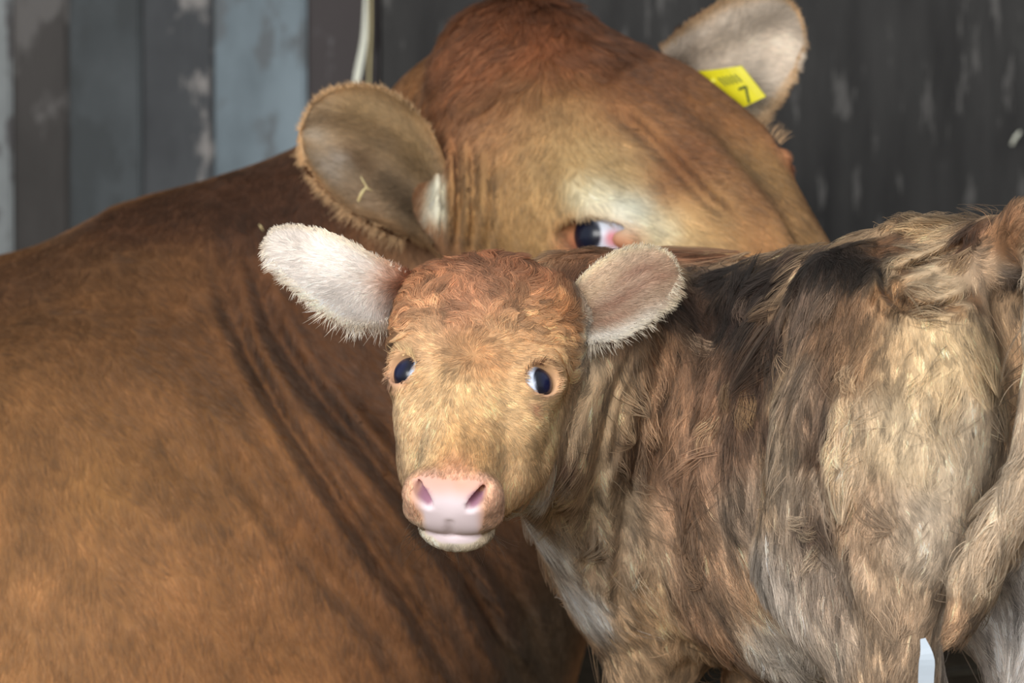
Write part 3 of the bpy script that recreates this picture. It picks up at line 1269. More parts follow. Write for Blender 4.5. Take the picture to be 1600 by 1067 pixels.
for s, ec, ax, al in cow_eyes:
    gz_ = unit(ax - al * .42 - np.array([0, 0, .1])) if s < 0 else ax
    eyeball('eye', ec, .0275, gz_, cow_ob, EYE, iris=.62, squash=1.10, pink=(ec + unit(ax * .62 + al * .78) * .0275, .0060, (224, 150, 160)))

# ---- colours of the calf
calf_col = paint(calf_at, rgb(165, 132, 98), [
    # poll and face
    (750, 395, 60, (134, 82, 54)), (680, 420, 50, (148, 92, 60)), (820, 420, 60, (142, 88, 58)), (740, 460, 60, (172, 116, 82)),
    (640, 470, 50, (172, 120, 82)), (850, 490, 50, (186, 134, 88)), (650, 530, 40, (200, 156, 112)), (735, 545, 30, (176, 126, 82)),
    (800, 540, 50, (196, 150, 104)), (760, 560, 26, (160, 108, 68)), (700, 610, 50, (206, 166, 118)), (770, 620, 50, (204, 162, 112)),
    (735, 680, 50, (196, 148, 94)), (660, 680, 40, (214, 176, 130)), (830, 680, 50, (212, 172, 122)), (800, 760, 40, (210, 166, 118)),
    (860, 650, 40, (216, 180, 130)), (715, 716, 22, (186, 126, 90)), (712, 738, 20, (218, 160, 134)), (668, 742, 14, (220, 164, 138)), (756, 742, 14, (220, 164, 138)), (880, 560, 40, (206, 160, 112)), (838, 634, 7, (172, 104, 80)), (842, 645, 6, (170, 104, 80)),
    (652, 795, 32, (222, 166, 132)), (785, 800, 34, (222, 168, 134)), (776, 770, 20, (222, 164, 132)), (700, 850, 40, (228, 214, 190)), (760, 842, 24, (222, 200, 170)),
    # neck
    (920, 540, 40, (206, 190, 170)), (840, 780, 40, (224, 214, 202)), (850, 850, 40, (222, 212, 200)), (900, 940, 40, (224, 214, 204)),
    (900, 660, 30, (190, 160, 126)), (880, 730, 18, (120, 90, 70)), (888, 800, 18, (110, 84, 66)), (935, 780, 60, (204, 178, 144)),  # dark gap behind the jaw painted into the coat as shade
    (960, 620, 60, (196, 164, 126)), (955, 880, 60, (196, 168, 138)), (960, 520, 30, (150, 120, 96)), (920, 400, 40, (128, 84, 56)),
    (1050, 390, 40, (140, 88, 58)),
    # shoulder and back
    (1080, 480, 40, (62, 43, 33)), (1040, 600, 60, (140, 104, 76)), (1060, 740, 70, (146, 110, 84)), (1010, 700, 40, (150, 116, 88)),
    (1080, 860, 60, (156, 122, 94)), (1020, 960, 50, (178, 144, 108)), (1090, 980, 50, (160, 122, 92)), (1010, 1040, 50, (186, 152, 116)),
    (1130, 420, 36, (34, 25, 22)), (1200, 430, 40, (42, 31, 27)), (1150, 480, 40, (32, 23, 20)), (1280, 405, 36, (28, 22, 20)),
    (1330, 410, 36, (26, 20, 17)), (1160, 550, 40, (58, 40, 30)), (1210, 520, 40, (70, 52, 41)), (1110, 580, 40, (110, 80, 60)),
    (1240, 600, 40, (140, 116, 94)), (1210, 700, 50, (160, 138, 114)), (1130, 700, 40, (128, 96, 74)), (1150, 800, 50, (158, 134, 112)),
    (1250, 470, 40, (112, 90, 74)), (1300, 500, 40, (104, 76, 54)), (1340, 560, 40, (134, 100, 70)), (1280, 640, 30, (112, 88, 70)),
    (1240, 780, 40, (150, 130, 110)), (1200, 930, 60, (196, 182, 168)), (1270, 900, 50, (170, 150, 132)), (1240, 1030, 60, (204, 192, 178)),
    (1300, 1000, 40, (180, 160, 140)), (1260, 820, 24, (70, 52, 41)),
    (1175, 600, 26, (70, 47, 33)), (1150, 650, 22, (84, 58, 42)), (1190, 660, 18, (90, 66, 50)), (1285, 580, 22, (80, 58, 42)), (1275, 700, 18, (92, 70, 54)),
    (1100, 640, 22, (112, 78, 54)), (1045, 480, 20, (70, 52, 42)),
    # rump and thigh
    (1390, 380, 30, (96, 64, 42)), (1440, 400, 34, (186, 156, 120)), (1470, 440, 40, (184, 156, 122)), (1510, 372, 22, (62, 40, 28)),
    (1560, 365, 30, (122, 84, 56)), (1460, 350, 22, (200, 164, 120)), (1540, 430, 30, (150, 124, 98)), (1400, 450, 26, (128, 92, 60)),
    (1330, 640, 34, (204, 176, 142)), (1310, 740, 30, (206, 180, 148)), (1390, 560, 40, (178, 146, 108)), (1470, 560, 50, (196, 166, 124)),
    (1540, 560, 40, (182, 154, 116)), (1440, 680, 60, (196, 170, 134)), (1510, 700, 60, (196, 176, 150)), (1360, 820, 50, (176, 146, 118)),
    (1440, 840, 50, (190, 172, 150)), (1370, 960, 50, (176, 148, 120)), (1400, 1040, 50, (164, 136, 108)),
    (1385, 455, 12, (104, 70, 42)), (1415, 474, 12, (104, 70, 42)), (1450, 483, 12, (112, 76, 46)), (1490, 476, 12, (112, 76, 46)), (1525, 462, 12, (96, 66, 44)),  # dark brown painted along the rump creases, deepening their shade
    (1420, 420, 12, (112, 76, 48)), (1500, 385, 12, (84, 54, 36)), (1575, 440, 16, (96, 82, 72)), (890, 440, 26, (96, 62, 42)), (868, 480, 18, (150, 88, 48)),
    # tail and the far leg
    (1598, 480, 40, (158, 140, 118)), (1590, 640, 40, (186, 162, 136)), (1555, 780, 40, (198, 174, 146)), (1520, 870, 36, (196, 170, 140)),
    (1485, 960, 22, (168, 132, 100)), (1590, 900, 60, (236, 228, 224)), (1560, 1040, 60, (222, 206, 192)),
])


calf_col.at(off(HIPC, lat=-.072, fwd=-.05, up=-.26), rgb(240, 234, 230), .07)
calf_col.at(off(HIPC, lat=-.072, fwd=-.05, up=-.17), rgb(236, 228, 222), .05)


def head_xyz(P):
    return (P - hO) @ hR / hs


def sstep(x, a, b):
    t = np.clip((x - a) / (b - a), 0, 1)
    return t * t * (3 - 2 * t)


def pad_mask(P):
    """bare skin of the muzzle: nose pad and lips"""
    q = head_xyz(P)
    q = q + (np.stack([vnoise(P, 90, i) for i in (1, 2, 3)], -1) - .5) * 14
    x, y, z = np.abs(q[:, 0]), q[:, 1], q[:, 2]
    near = sstep(y, -196, -212)
    hw = np.interp(z, [-98, -85, -65, -35, 0, 15], [50, 48, 42, 50, 58, 56])
    pad = near * sstep(x, hw + 8, hw - 8) * sstep(z, -98, -90)
    top = sstep(z, 15, 0)
    lip = sstep(y, -222, -232) * sstep(x, 52, 42) * sstep(z, -110, -103) * sstep(z, -86, -92)
    return np.clip(pad * np.maximum(top, .0) + lip, 0, 1)


def calf_color(P, skin=True):
    c = calf_col(P)
    head_w = sstep(P[:, 0], .06, .04)[:, None]
    c = c * (1 + .06 * head_w)
    Q = P - (P @ UPV)[:, None] * UPV * .68 * (1 - head_w)
    n = vnoise(P, 30, 1) * .30 + vnoise(Q, 75, 2) * .40 + vnoise(Q, 190, 4) * .3
    amp = .30 + .12 * (1 - head_w[:, 0])
    c = c * (1 + (n - .5) * amp * 2)[:, None]
    c = coatc(c)
    c = eye_rim(P, c, calf_eyes, .0140, .0116, (216, 152, 130))
    if skin:
        m = pad_mask(P)[:, None]
        q = head_xyz(P)
        ed = sstep(np.abs(q[:, 0]), 36, 60)[:, None]
        pk = rgb(236, 219, 224) * (1 - ed) + rgb(226, 180, 164) * ed
        tp_ = sstep(q[:, 2], -14, 8)[:, None]
        pk = pk * (1 - tp_) + rgb(226, 176, 160) * tp_
        for s in (1, -1):                                   # lining of the nostrils
            a_, b_ = np.array([39 * s, -240, -12.]), np.array([30 * s, -196, -24.])
            h_ = np.clip((q - a_) @ (b_ - a_) / ((b_ - a_) @ (b_ - a_)), -.05, 1)
            w_ = sstep(np.sqrt(((q - a_ - h_[:, None] * (b_ - a_)) ** 2).sum(-1)), 17, 13)[:, None] * sstep(h_, .0, .25)[:, None]
            pk = pk * (1 - w_) + rgb(186, 142, 162) * w_
        c = c * (1 - m) + pk * m
    return np.clip(c, 0, 1)


calf_ear_cols = [ear_color(calf_ear_l, (242, 230, 220), (200, 142, 104), (232, 214, 190), (214, 150, 116)),
                 ear_color(calf_ear_r, (184, 156, 132), (150, 110, 82), (214, 196, 164), noise_=.5)]
_t, _s = calf_ear_r['ts'][:, 0], calf_ear_r['ts'][:, 1]
for _u, _v, _r, _c in ((.62, -.35, .13, (146, 108, 90)), (.5, .05, .12, (138, 102, 84)), (.45, .4, .10, (150, 114, 94)), (.75, .0, .12, (166, 128, 106)),
                       (.5, .85, .2, (214, 204, 190)), (.3, .8, .2, (226, 220, 210)), (.35, -.5, .2, (198, 174, 146))):
    _w = (np.exp(-(((_t - _u) * .8) ** 2 + ((_s - _v) * .75) ** 2) / (_r * .9) ** 2) * calf_ear_r['inner'])[:, None] * .85
    calf_ear_cols[1] = calf_ear_cols[1] * (1 - _w) + rgb(*_c) * _w
calf_ob = assemble('calf', 'small tan calf with damp matted coat standing in front, looking at the viewer', 'calf',
                   aP, aF, aN, calf_color(aP), [calf_ear_l, calf_ear_r], calf_ear_cols)
for s, ec, ax in calf_eyes:
    eyeball('eye', ec, 31.8 * hs, hR @ unit(np.array([(.86 if s > 0 else .50) * s, -.02, .5])), calf_ob, EYE, iris=.74, squash=.86,
            pupil=(20, 26, 60), sclera=(212, 224, 244))


# ---- strands
def coat(finder_pos, nor, dirs, length, lift, colf, radius, streak=.10, **kw):
    S, cid = grow(finder_pos, nor, dirs, length, lift, **kw)
    c = colf(finder_pos)
    v = np.exp(rng.normal(0, .10, len(c)))
    if kw.get('n_clump'):
        cv = np.exp(rng.normal(0, float(np.mean(kw.get('clump', 0))) * streak, cid.max() + 1))
        v = v * cv[cid]
    c = np.clip(c * v[:, None], 0, 1)
    return S, lin(c), np.full(len(c), radius), nor


def bundle(name, parts, parent, label=None):
    S = np.concatenate([p[0] for p in parts])
    c = np.concatenate([p[1] for p in parts])
    r = np.concatenate([p[2] for p in parts])
    n = np.concatenate([p[3] for p in parts])
    o = curves_obj(name, S, c, r[:, None], n, FURM, parent)
    o['kind'] = 'stuff'
    return o


def ear_coat(e, cols, inner, n, length, lift, radius, down, spread=.35, fringe=.5):
    """hair lining an ear, from its root towards the tip and over the rims"""
    off_ = 0 if inner else e['o']
    q = e['q_in'] if inner else e['q_out']
    P, N = e['P'], e['N']
    T = np.concatenate([q[:, [0, 1, 2]], q[:, [0, 2, 3]]])
    a, b, c = P[T[:, 0]], P[T[:, 1]], P[T[:, 2]]
    ar = np.linalg.norm(np.cross(b - a, c - a), axis=1)
    pick = rng.choice(len(T), n, p=ar / ar.sum())
    w = rng.dirichlet((1, 1, 1), n)
    t = T[pick]
    pos = (P[t] * w[..., None]).sum(1)
    nor = unit((N[t] * w[..., None]).sum(1))
    ts = (e['ts'][t] * w[..., None]).sum(1)
    col = (cols[t] * w[..., None]).sum(1)
    al = e['along'][t[:, 0] % e['o']]
    P3 = P[:e['o']].reshape(44, 26, 3)
    acr = unit(P3[:, -1] - P3[:, 0] + 1e-6)[np.clip((ts[:, 0] * 43).astype(int), 0, 42)]
    d = al * (.45 + .5 * ts[:, :1]) + acr * (ts[:, 1:2] * .9 + down)
    L = length * (0.62 - .25 * np.clip(-ts[:, 1], 0, 1) * (.5 + ts[:, 0]) + .25 * np.clip(ts[:, 1], 0, 1) + fringe * np.clip(ts[:, 1], 0, 1) * (1 - ts[:, 0]))
    S, cid = grow(pos, nor, d, L, lift, curl=spread, curl_scale=70, clump=.45, n_clump=max(40, n // 22), seed=4)
    v = np.exp(rng.normal(0, .08, n))[:, None]
    return S, lin(np.clip(col * v, 0, 1)), np.full(n, radius), nor


def ear_fringe(e, cols, n, l_up, l_low, radius, tint=None):
    """hairs standing out from the rims of an ear"""
    G = e['P'][:e['o']].reshape(44, 26, 3)
    Cg = cols[:e['o']].reshape(44, 26, 3)
    t = np.sqrt(rng.random(n) * .97 + .02) * 42.9
    i = t.astype(int)
    f = (t - i)[:, None]
    low = rng.random(n) < .6
    row = lambda A, k: np.where(low[:, None], A[k, -1], A[k, 0])
    pos = row(G, i) * (1 - f) + row(G, i + 1) * f
    col = row(Cg, i) * (1 - f) + row(Cg, i + 1) * f
    mid = G[i, 13]
    al = e['along'].reshape(44, 26, 3)[i, 0]
    out = pos - mid
    out[:, 2] *= .25
    tt = (t / 43)[:, None]
    d = unit(out) * (1.0 - .25 * tt) + al * (.45 + .2 * tt) - UPV[None] * .15
    L = np.where(low, l_low * (1.15 - .8 * tt[:, 0]), l_up)
    L = L * rng.uniform(.15, 1.25, n) ** 1.0
    pos = pos - unit(out) * rng.uniform(0, .003, n)[:, None] + np.array([0, 0, 1.0]) * rng.uniform(-.002, .004, n)[:, None]
    S, _ = grow(pos, unit(-pos), d, L, .25, jitter=.50, clump=.45, n_clump=max(20, n // 9), curl=.5, curl_scale=70)
    if tint is not None:
        col = col * .4 + rgb(*tint) * .6
    return S, lin(np.clip(col * np.exp(rng.normal(0, .1, n))[:, None], 0, 1)), np.full(n, radius), unit(-pos)


if FUR:
    # cow
    cow_comb = comb(cow_at, (0.3, -1, 0), [
        (150, 900, 260, (.30, 1)), (60, 550, 200, (.55, .8)), (300, 650, 200, (.6, .8)), (400, 320, 120, (.2, 1)), (600, 700, 160, (.5, .85)),
        (800, 960, 120, (.4, .9)), (850, 30, 60, (.15, 1)), (770, 110, 70, (-.45, .9)), (940, 90, 70, (.6, .8)), (760, 200, 60, (-.25, 1)),
        (850, 170, 50, (.2, 1)), (740, 300, 70, (0, 1)), (860, 300, 50, (.2, 1)), (960, 270, 50, (.7, .6)), (1050, 200, 60, (.7, .7)),
        (1130, 200, 60, (.5, .9)), (1110, 330, 60, (.8, .5)), (1230, 350, 60, (.75, .7)), (980, 330, 40, (.8, .4)),
    ])

    def cow_keep(P, N):
        m = in_view(620)(P, N)
        for s, ec, ax, al in cow_eyes:
            q = P - (ec + ax * .018)
            a = q @ al
            q2 = q - a[:, None] * al * .42
            m &= np.sqrt((q2 ** 2).sum(-1)) > .0195
        return m
    def inside(p, m=90):
        q = to_px(p)
        return (q[:, 0] > -m) & (q[:, 0] < 1600 + m) & (q[:, 1] > -m) & (q[:, 1] < 1067 + m)
    body_w = lambda p: np.where(p[:, 0] > -.06, 1.5, 1.0) * np.where(inside(p), 1, .35)
    p, n = scatter(cP, cF, cN, 270000, cow_keep, body_w)
    hd = sstep(p[:, 0], -.09, .0) * sstep(p[:, 1], .02, .06)
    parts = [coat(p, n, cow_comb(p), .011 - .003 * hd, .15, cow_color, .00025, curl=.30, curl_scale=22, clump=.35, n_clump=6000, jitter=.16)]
    # longer hair of the poll
    m = CH(.0, .19, .0)
    pp, nn = scatter(cP, cF, cN, 9000, lambda P, N: cow_keep(P, N) & (((P - m) ** 2).sum(-1) < .085 ** 2))
    parts.append(coat(pp, nn, cow_comb(pp), np.full(len(pp), .030), .32, cow_color, .00028, curl=.6, curl_scale=30, clump=.75, n_clump=260, wave=.05))
    for e, ec, dn in ((cow_ear_r, cow_ear_cols[0], .25), (cow_ear_l, cow_ear_cols[1], .1)):
        parts.append(ear_coat(e, ec, True, 11000, .015, .30, .00024, dn, fringe=1.3 if e is cow_ear_r else .4))
        parts.append(ear_coat(e, ec, False, 4500, .013, .20, .00026, dn))
    parts.append(ear_fringe(cow_ear_r, cow_ear_cols[0], 2000, .006, .022, .00020, (196, 164, 124)))
    parts.append(ear_fringe(cow_ear_l, cow_ear_cols[1], 1300, .005, .012, .00022))
    bundle('coat_fur', parts, cow_ob)

    # calf
    whorl = calf_at(738, 548)
    calf_comb = comb(calf_at, (0.1, -1, 0), [
        (1450, 380, 50, (-.8, .5)), (1480, 450, 40, (-.7, .6)), (1560, 370, 40, (.8, -.2)), (1450, 620, 120, (-.05, 1)), (1540, 600, 80, (.05, 1)),
        (1380, 900, 90, (0, 1)), (1320, 700, 50, (-.15, 1)), (1250, 430, 70, (.35, 1)), (1130, 430, 50, (-.2, 1)), (1200, 600, 90, (.15, 1)),
        (1080, 600, 80, (-.1, 1)), (1060, 800, 80, (.15, 1)), (1200, 930, 80, (.42, .9)), (1260, 850, 60, (.35, .9)), (960, 620, 50, (-.28, 1)),
        (900, 700, 40, (-.35, .9)), (850, 800, 50, (-.65, .75)), (880, 900, 50, (-.2, 1)), (940, 960, 40, (-.1, 1)), (1020, 1000, 60, (.05, 1)),
        (1590, 500, 50, (-.05, 1)), (1580, 700, 50, (-.25, 1)), (1530, 850, 40, (-.45, .9)), (1490, 960, 30, (-.2, 1)), (930, 410, 40, (.3, .6)),
        (1050, 390, 40, (.5, .4)), (1150, 395, 40, (.8, .4)),
    ])

    def calf_dir(P):
        d = calf_comb(P)
        r = unit(P - whorl)
        q = head_xyz(P)
        on = (sstep(P[:, 0], .075, .05) * sstep(q[:, 2], -150, -110) * sstep(q[:, 1], -330, -320))[:, None]
        ex = r.copy()
        return d * (1 - on) + ex * on

    def eyes_clear(P, rad):
        m = np.ones(len(P), bool)
        for s, ec, ax in calf_eyes:
            m &= np.sqrt(((P - (ec + ax * .012)) ** 2).sum(-1)) > rad
        return m

    def calf_keep(P, N):
        return in_view(800)(P, N) & eyes_clear(P, .0150) & (pad_mask(P) < .35)
    fc = lambda P: calf_color(P, False)
    on_head = lambda P: (P[:, 0] < .058) & (head_xyz(P)[:, 2] > -150)
    # face: short, sleek
    p, n = scatter(aP, aF, aN, 70000, lambda P, N: calf_keep(P, N) & on_head(P))
    q = head_xyz(p)
    L = .0065 + .004 * sstep(q[:, 1], 40, 130) + .004 * sstep(q[:, 2], -80, -120) * sstep(q[:, 1], -190, -150) - .003 * sstep(q[:, 1], -165, -195)
    parts = [coat(p, n, calf_dir(p), L, .25, fc, .00017, curl=.8, curl_scale=36, clump=.5, n_clump=3000, jitter=.2)]
    # curls of the poll
    p, n = scatter(aP, aF, aN, 24000, lambda P, N: calf_keep(P, N) & on_head(P) & (head_xyz(P)[:, 1] > 60) & (head_xyz(P)[:, 2] > -100))
    q = head_xyz(p)
    parts.append(coat(p, n, calf_dir(p), .013 + .008 * sstep(q[:, 1], 90, 200), .40, fc, .00019, streak=.16, curl=2.2, curl_scale=42, clump=.85,
                      n_clump=700, wave=.16, jitter=.15))
    # body: damp locks
    bk = lambda P, N: calf_keep(P, N) & ~on_head(P)
    p, n = scatter(aP, aF, aN, 300000, bk, lambda p: np.where(inside(p), 1, .4))
    pq = to_px(p)
    thigh = np.exp(-(((pq[:, 0] - 1460) / 110) ** 4 + ((pq[:, 1] - 700) / 210) ** 4))
    fold = np.exp(-(((pq[:, 0] - 945) / 60) ** 4 + ((pq[:, 1] - 700) / 230) ** 4))
    belly = sstep(pq[:, 1], 780, 930) * sstep(pq[:, 0], 1120, 1160) * sstep(pq[:, 0], 1340, 1300)
    throat = sstep(pq[:, 0], 960, 900)
    rump = sstep(pq[:, 0], 1340, 1390) * sstep(pq[:, 1], 520, 460)
    L = .0135 - .004 * rump + .009 * belly + .005 * throat - .0085 * thigh - .006 * fold
    lift = .24 - .10 * fold - .14 * rump + .10 * belly + .12 * throat - .14 * thigh
    cl = .74 * (1 - .75 * thigh) * (1 - .5 * fold)
    parts.append(coat(p, n, calf_dir(p), L, lift, fc, .00017, streak=.20, curl=.45, curl_scale=34, clump=cl, n_clump=13000, lock=(UPV, .38), wave=.05, jitter=.16))
    # longer tufts standing out of the matted coat
    p, n = scatter(aP, aF, aN, 16000, bk, lambda P: np.exp(-((vnoise(P, 26, 8) - .85) / .18) ** 2) + .02)
    parts.append(coat(p, n, calf_dir(p), np.full(len(p), .024), .55, fc, .00021, curl=1.0, curl_scale=30, clump=.93, n_clump=420, wave=.07, jitter=.1))
    # single wisps: pointed damp locks along the back, pale tufts down the edge of the flank
    wisps = [(1142, 452, (.06, -1), .030, (30, 22, 20)), (1128, 470, (-.3, -1), .024, (44, 34, 30)), (1182, 408, (.9, .25), .022, (176, 150, 126)),
             (1210, 418, (.8, -.3), .020, (120, 96, 80)), (1240, 440, (.6, .6), .022, (40, 30, 26)), (1100, 540, (-.7, -.5), .020, (196, 166, 136)),
             (1160, 470, (.5, .8), .024, (150, 126, 108)), (1175, 500, (.2, 1), .026, (34, 26, 22)), (1260, 405, (.9, .1), .022, (40, 30, 28)),
             (1092, 420, (-.6, .7), .028, (96, 84, 78)), (1290, 455, (-.2, 1), .022, (130, 108, 90)), (1225, 475, (.3, 1), .022, (150, 128, 110)),
             (1322, 580, (-.2, 1), .020, (214, 184, 148)), (1312, 628, (-.4, .9), .018, (220, 190, 152)), (1302, 690, (-.5, .8), .018, (222, 192, 154)),
             (1298, 738, (-.6, .6), .017, (222, 194, 158)), (1306, 772, (-.3, .9), .017, (216, 188, 152)), (1262, 832, (-.9, .3), .016, (220, 198, 168)),
             (1284, 866, (-.7, .6), .016, (214, 190, 160)), (1132, 610, (-.3, 1), .020, (176, 146, 112)), (1110, 660, (-.4, 1), .018, (186, 156, 122)),
             (1160, 620, (.2, 1), .022, (168, 136, 96)), (1440, 352, (-.8, .35), .020, (206, 172, 128)), (1480, 345, (-.9, .3), .022, (198, 160, 116)),
             (1420, 400, (-.8, .6), .022, (196, 164, 126)), (1500, 400, (-.8, .5), .022, (186, 156, 120)), (1000, 640, (.1, 1), .018, (190, 160, 126))]
    for px, py, d2, ln, wc in wisps:
        c0 = calf_at(px, py)
        if c0 is None:
            continue
        pp, nn = scatter(aP, aF, aN, 110, lambda P, N: ((P - c0) ** 2).sum(-1) < .0105 ** 2)
        dd = np.ones((110, 1)) * unit(np.array([[d2[0], -d2[1], -.12]]))
        S_, _ = grow(pp, nn, dd, np.full(110, ln), .42, clump=.70, n_clump=3, jitter=.22, wave=.08, curl=.5)
        wv_ = (rgb(*wc) * .6 + fc(pp) * .4) * np.exp(rng.normal(0, .16, 110))[:, None]
        parts.append((S_, lin(np.clip(wv_, 0, 1)), np.full(110, .00017), nn))
    for e, ec, dn, lg in ((calf_ear_l, calf_ear_cols[0], .35, .012), (calf_ear_r, calf_ear_cols[1], .35, .012)):
        parts.append(ear_coat(e, ec, True, 9000, lg, .25, .00018, dn))
        parts.append(ear_coat(e, ec, False, 4500, .008, .20, .00018, dn))
    parts.append(ear_fringe(calf_ear_l, calf_ear_cols[0], 1500, .0035, .020, .00015, (236, 228, 216)))
    parts.append(ear_fringe(calf_ear_r, calf_ear_cols[1], 1500, .0035, .018, .00015, (206, 196, 180)))
    bundle('coat_fur', parts, calf_ob)


# ================================================================== small things
def ribbon(name, pts, widths, thick, mat, parent=None):
    """thin flat strip through view-frame points, with thickness"""
    P = resample(pts, 14)
    w = np.interp(np.linspace(0, 1, 14), np.linspace(0, 1, len(widths)), widths)
    t = unit(np.gradient(P, axis=0))
    side = unit(np.cross(t, np.array([[0, 0, 1.0]])))
    nn = np.cross(side, t)
    V4 = np.stack([P - side * w[:, None] - nn * thick, P + side * w[:, None] - nn * thick,
                   P + side * w[:, None] + nn * thick, P - side * w[:, None] + nn * thick], 1).reshape(-1, 3)
    F = [(0, 1, 2, 3), tuple(13 * 4 + k for k in (3, 2, 1, 0))]
    for i in range(13):
        for k in range(4):
            a, b = i * 4 + k, i * 4 + (k + 1) % 4
            F.append((a, a + 4, b + 4, b))
    return mesh_obj(name, V4, F, mat, parent, smooth=False)


def stalk(name, pts, r, mat, parent=None, n=12, m=7):
    P = resample(pts, n)
    t = unit(np.gradient(P, axis=0))
    a = unit(np.cross(t, np.array([[.3, .2, 1.0]])))
    b = np.cross(t, a)
    rr = np.interp(np.linspace(0, 1, n), np.linspace(0, 1, len(r)), r)
    ang = np.linspace(0, 2 * math.pi, m, endpoint=False)
    V_ = (P[:, None] + (a[:, None] * np.cos(ang)[None, :, None] + b[:, None] * np.sin(ang)[None, :, None]) * rr[:, None, None]).reshape(-1, 3)
    F = [tuple(range(m)), tuple((n - 1) * m + k for k in range(m - 1, -1, -1))]
    for i in range(n - 1):
        for k in range(m):
            F.append((i * m + k, i * m + (k + 1) % m, (i + 1) * m + (k + 1) % m, (i + 1) * m + k))
    return mesh_obj(name, V_, F, mat, parent)


PALE = simple_mat('pale_dry_straw', rgb(232, 232, 214), rough=.5, noise=((60, 60, 60), .15))
STEM = simple_mat('dry_straw_stem', rgb(222, 204, 150), rough=.5, noise=((90, 90, 90), .2))
WHITE = simple_mat('plain_white', rgb(190, 202, 214), rough=.35, noise=((40, 40, 40), .08))

dw = WY - .03
st = ribbon('hanging_straw', [C(572, -60, dw), C(571, 10, dw), C(569, 60, dw), C(562, 100, dw), C(549, 165, dw)], [.0010, .0014, .0028, .0036, .0018], .0006, PALE)
stalk('stem', [C(578, -60, dw), C(579, 40, dw), C(577, 100, dw), C(576, 165, dw)], [.0012, .0011, .001], STEM, st)
tag(st, 'pale dry straw hanging down the wall just above the rounded ear', 'straw')

ed = 6.715
fs = stalk('straw_sprig', [C(560, 314, ed), C(563, 306, ed - .003), C(567, 299, ed - .004), C(573, 292, ed - .003)], [.0012, .0016, .0008], STEM)
stalk('stem', [C(573, 292, ed - .003), C(568, 284, ed - .004), C(564, 276, ed - .002)], [.0007, .0005], STEM, fs)
stalk('stem', [C(572, 293, ed - .003), C(577, 296, ed - .003), C(581, 298, ed)], [.0006, .0004], STEM, fs)
tag(fs, 'tiny forked straw sprig caught inside the rounded ear', 'straw')

wb = stalk('straw_bit', [C(1581, 226, dw + .005), C(1586, 216, dw + .003), C(1594, 206, dw + .005)], [.0016, .002, .0015], PALE)
tag(wb, 'short pale straw bit stuck on the dark wall at the right edge', 'straw')
fb = stalk('straw_fleck', [C(405, 351, cow_at(408, 356)[2] - .008), C(408, 355, cow_at(408, 356)[2] - .010), C(411, 360, cow_at(408, 356)[2] - .008)],
           [.0005, .0009, .0005], STEM)
tag(fb, 'tiny pale straw fleck on the dark shoulder above the white ear', 'straw')

sw = ribbon('white_patch', [C(1446, 1105, 5.88), C(1447, 1060, 5.875), C(1448, 1025, 5.872), C(1442, 998, 5.876)], [.005, .006, .0062, .002], .0008, WHITE)  # plain white strip; what it stands for is unknown
tag(sw, 'small bright white scrap showing below the end of the tail', 'patch')

# ear tag
YEL = simple_mat('yellow_tag_plastic', rgb(232, 222, 44), rough=.35, spec=.4, noise=((120, 120, 120), .12))
INK = simple_mat('dark_green_print', rgb(70, 84, 34), rough=.6)


def quad_slab(name, corners, thick, mat, parent=None, nu=8):
    """bent flat tag between four corners (view frame), rounded a little by its bevel"""
    a, b, c, d = [np.asarray(p, float) for p in corners]
    u = np.linspace(0, 1, nu)[:, None, None]
    v = np.linspace(0, 1, nu)[None, :, None]
    G = (a * (1 - u) + b * u) * (1 - v) + (d * (1 - u) + c * u) * v
    nrm_ = unit(np.cross(b - a, d - a))
    nrm_ = nrm_ * -np.sign(nrm_[2])
    G = G + nrm_ * (.003 * np.sin(u * math.pi))
    top, bot = G.reshape(-1, 3), (G - nrm_ * thick).reshape(-1, 3)
    g = np.arange(nu * nu).reshape(nu, nu)
    F = []
    for i in range(nu - 1):
        for j in range(nu - 1):
            F.append((g[i, j], g[i + 1, j], g[i + 1, j + 1], g[i, j + 1]))
            F.append(tuple(nu * nu + k for k in (g[i, j + 1], g[i + 1, j + 1], g[i + 1, j], g[i, j])))
    rim = list(g[:, 0]) + list(g[-1, 1:]) + list(g[::-1, -1][1:]) + list(g[0, ::-1][1:])
    for p, q in zip(rim[:-1], rim[1:]):
        F.append((p, p + nu * nu, q + nu * nu, q))
    F = [tuple(int(k) for k in f) for f in F]
    return mesh_obj(name, np.concatenate([top, bot]), F, mat, parent, smooth=False), (a, b, c, d, nrm_)


td = 6.822
tag_ob, (qa, qb, qc, qd, qn) = quad_slab('ear_tag', [C(1086, 112, td + .02), C(1158, 103, td), C(1196, 151, td - .004), C(1140, 178, td + .016)], .0016, YEL)
tag(tag_ob, 'bright yellow plastic tag in the ear at the upper right', 'ear tag')


def on_tag(u, v):
    g = (qa * (1 - u) + qb * u) * (1 - v) + (qd * (1 - u) + qc * u) * v
    return g + qn * (.003 * math.sin(u * math.pi) + .0007)


def stroke(u0, v0, u1, v1, w, parent):
    p = [on_tag(u0 + (u1 - u0) * t, v0 + (v1 - v0) * t) for t in (0, .5, 1)]
    return ribbon('printed_stroke', p, [w, w], .0003, INK, parent)


UVG = [(u, v, to_px(on_tag(u, v))) for u in np.linspace(0, 1, 61) for v in np.linspace(0, 1, 61)]


def tag_uv(px, py):
    return min(UVG, key=lambda g: (g[2][0] - px) ** 2 + (g[2][1] - py) ** 2)[:2]


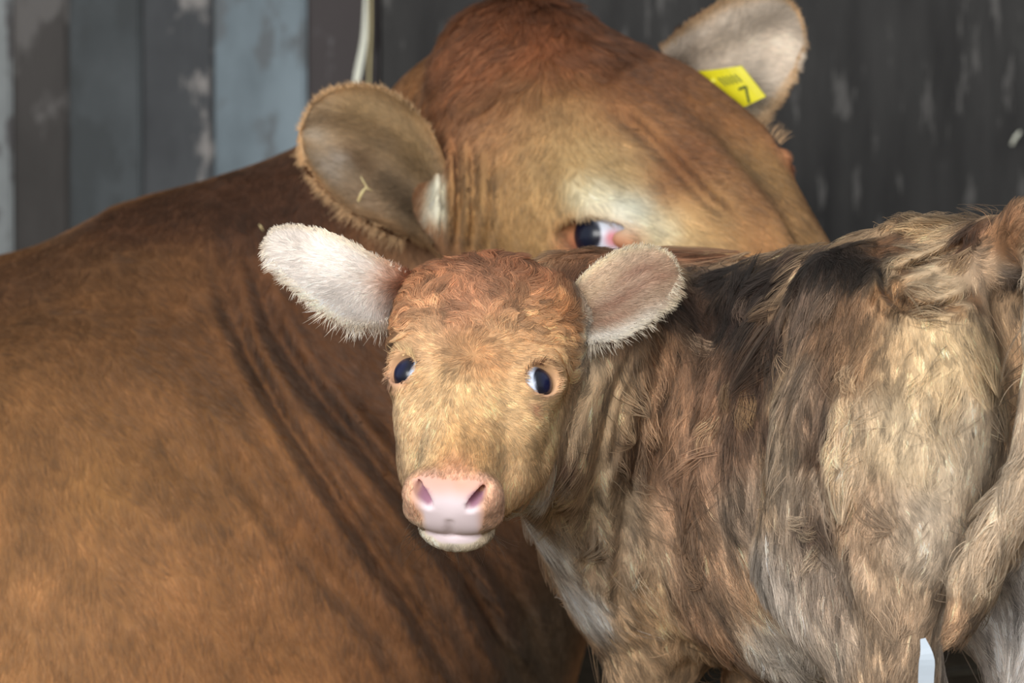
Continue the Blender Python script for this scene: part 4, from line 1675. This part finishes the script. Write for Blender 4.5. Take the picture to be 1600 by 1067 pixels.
pr_ = stroke(*tag_uv(1154, 140), *tag_uv(1165, 135), .0011, tag_ob)          # the figure 7
pr_.name = 'printed_number'
stroke(*tag_uv(1165, 135), *tag_uv(1171, 161), .0011, pr_)
for k in range(5):
    stroke(.40 + .09 * k, .20, .44 + .09 * k, .42, .0006, pr_)
s_ = mesh_obj('stud', np.array([on_tag(.25, .3) + qn * .002 + (np.array([math.cos(a), math.sin(a), 0]) * .005 * k) - qn * .002 * k
                                for k in (0, .7, 1) for a in np.linspace(0, 6.283, 12, endpoint=False)]),
              [tuple(range(12))] + [(i * 12 + j, i * 12 + (j + 1) % 12, (i + 1) * 12 + (j + 1) % 12, (i + 1) * 12 + j) for i in (0, 1) for j in range(12)],
              YEL, tag_ob)

# lashes and whiskers
if FUR:
    def lashes(eyes, size, length, n, colr, parent, up, radius):
        S, c = [], []
        for e in eyes:
            ec, ax = e[1], e[2]
            al = e[3] if len(e) > 3 else unit(np.cross(ax, UPV))
            vv = unit(np.cross(ax, al))
            if vv @ UPV < 0:
                vv = -vv
            for k in range(n):
                t = rng.uniform(-1, 1)
                root = ec + ax * size[2] * (1 - .25 * t * t) + al * size[0] * t * .95 + vv * size[1] * math.sqrt(max(0, 1 - t * t * .9)) 
                d = unit(ax * .9 + vv * up + al * t * .5 + rng.normal(0, .12, 3))
                L = length * rng.uniform(.6, 1.2)
                S.append([root + d * L * s - vv * L * .25 * s * s for s in np.linspace(0, 1, 5)])
                c.append(rgb(*colr) * rng.uniform(.8, 1.15))
        o = curves_obj('eyelashes', np.array(S), lin(np.clip(c, 0, 1)), np.full((len(S), 1), radius), -unit(np.array(S)[:, 0]), FURM, parent)
        o['kind'] = 'stuff'
    lashes(calf_eyes[:1], (.0145, .0115, .0150), .013, 46, (112, 76, 54), calf_ob, .55, .00016)
    lashes(calf_eyes[1:], (.0145, .0115, .0150), .017, 46, (228, 196, 148), calf_ob, .7, .00018)
    lashes(cow_eyes, (.030, .0145, .026), .016, 50, (196, 160, 120), cow_ob, .6, .0002)
    S, c, nn_ = [], [], []
    for k in range(150):
        x = rng.uniform(-70, 70)
        root = HH(x, -222 - rng.uniform(0, 14), -118 - rng.uniform(0, 25) + abs(x) * .35)
        d = unit(hR @ np.array([x / 70 * .8, -.6, -.7]) + rng.normal(0, .35, 3))
        L = rng.uniform(.008, .026)
        b_ = rng.normal(0, .3, 3)
        S.append([root + d * L * s + b_ * L * s * s for s in np.linspace(0, 1, 5)])
        c.append(rgb(190, 160, 130) * rng.uniform(.6, 1.1))
        nn_.append(d)
    o = curves_obj('whiskers', np.array(S), lin(np.clip(c, 0, 1)), np.full((150, 1), .00010), np.array(nn_), FURM, calf_ob)
    o['kind'] = 'stuff'
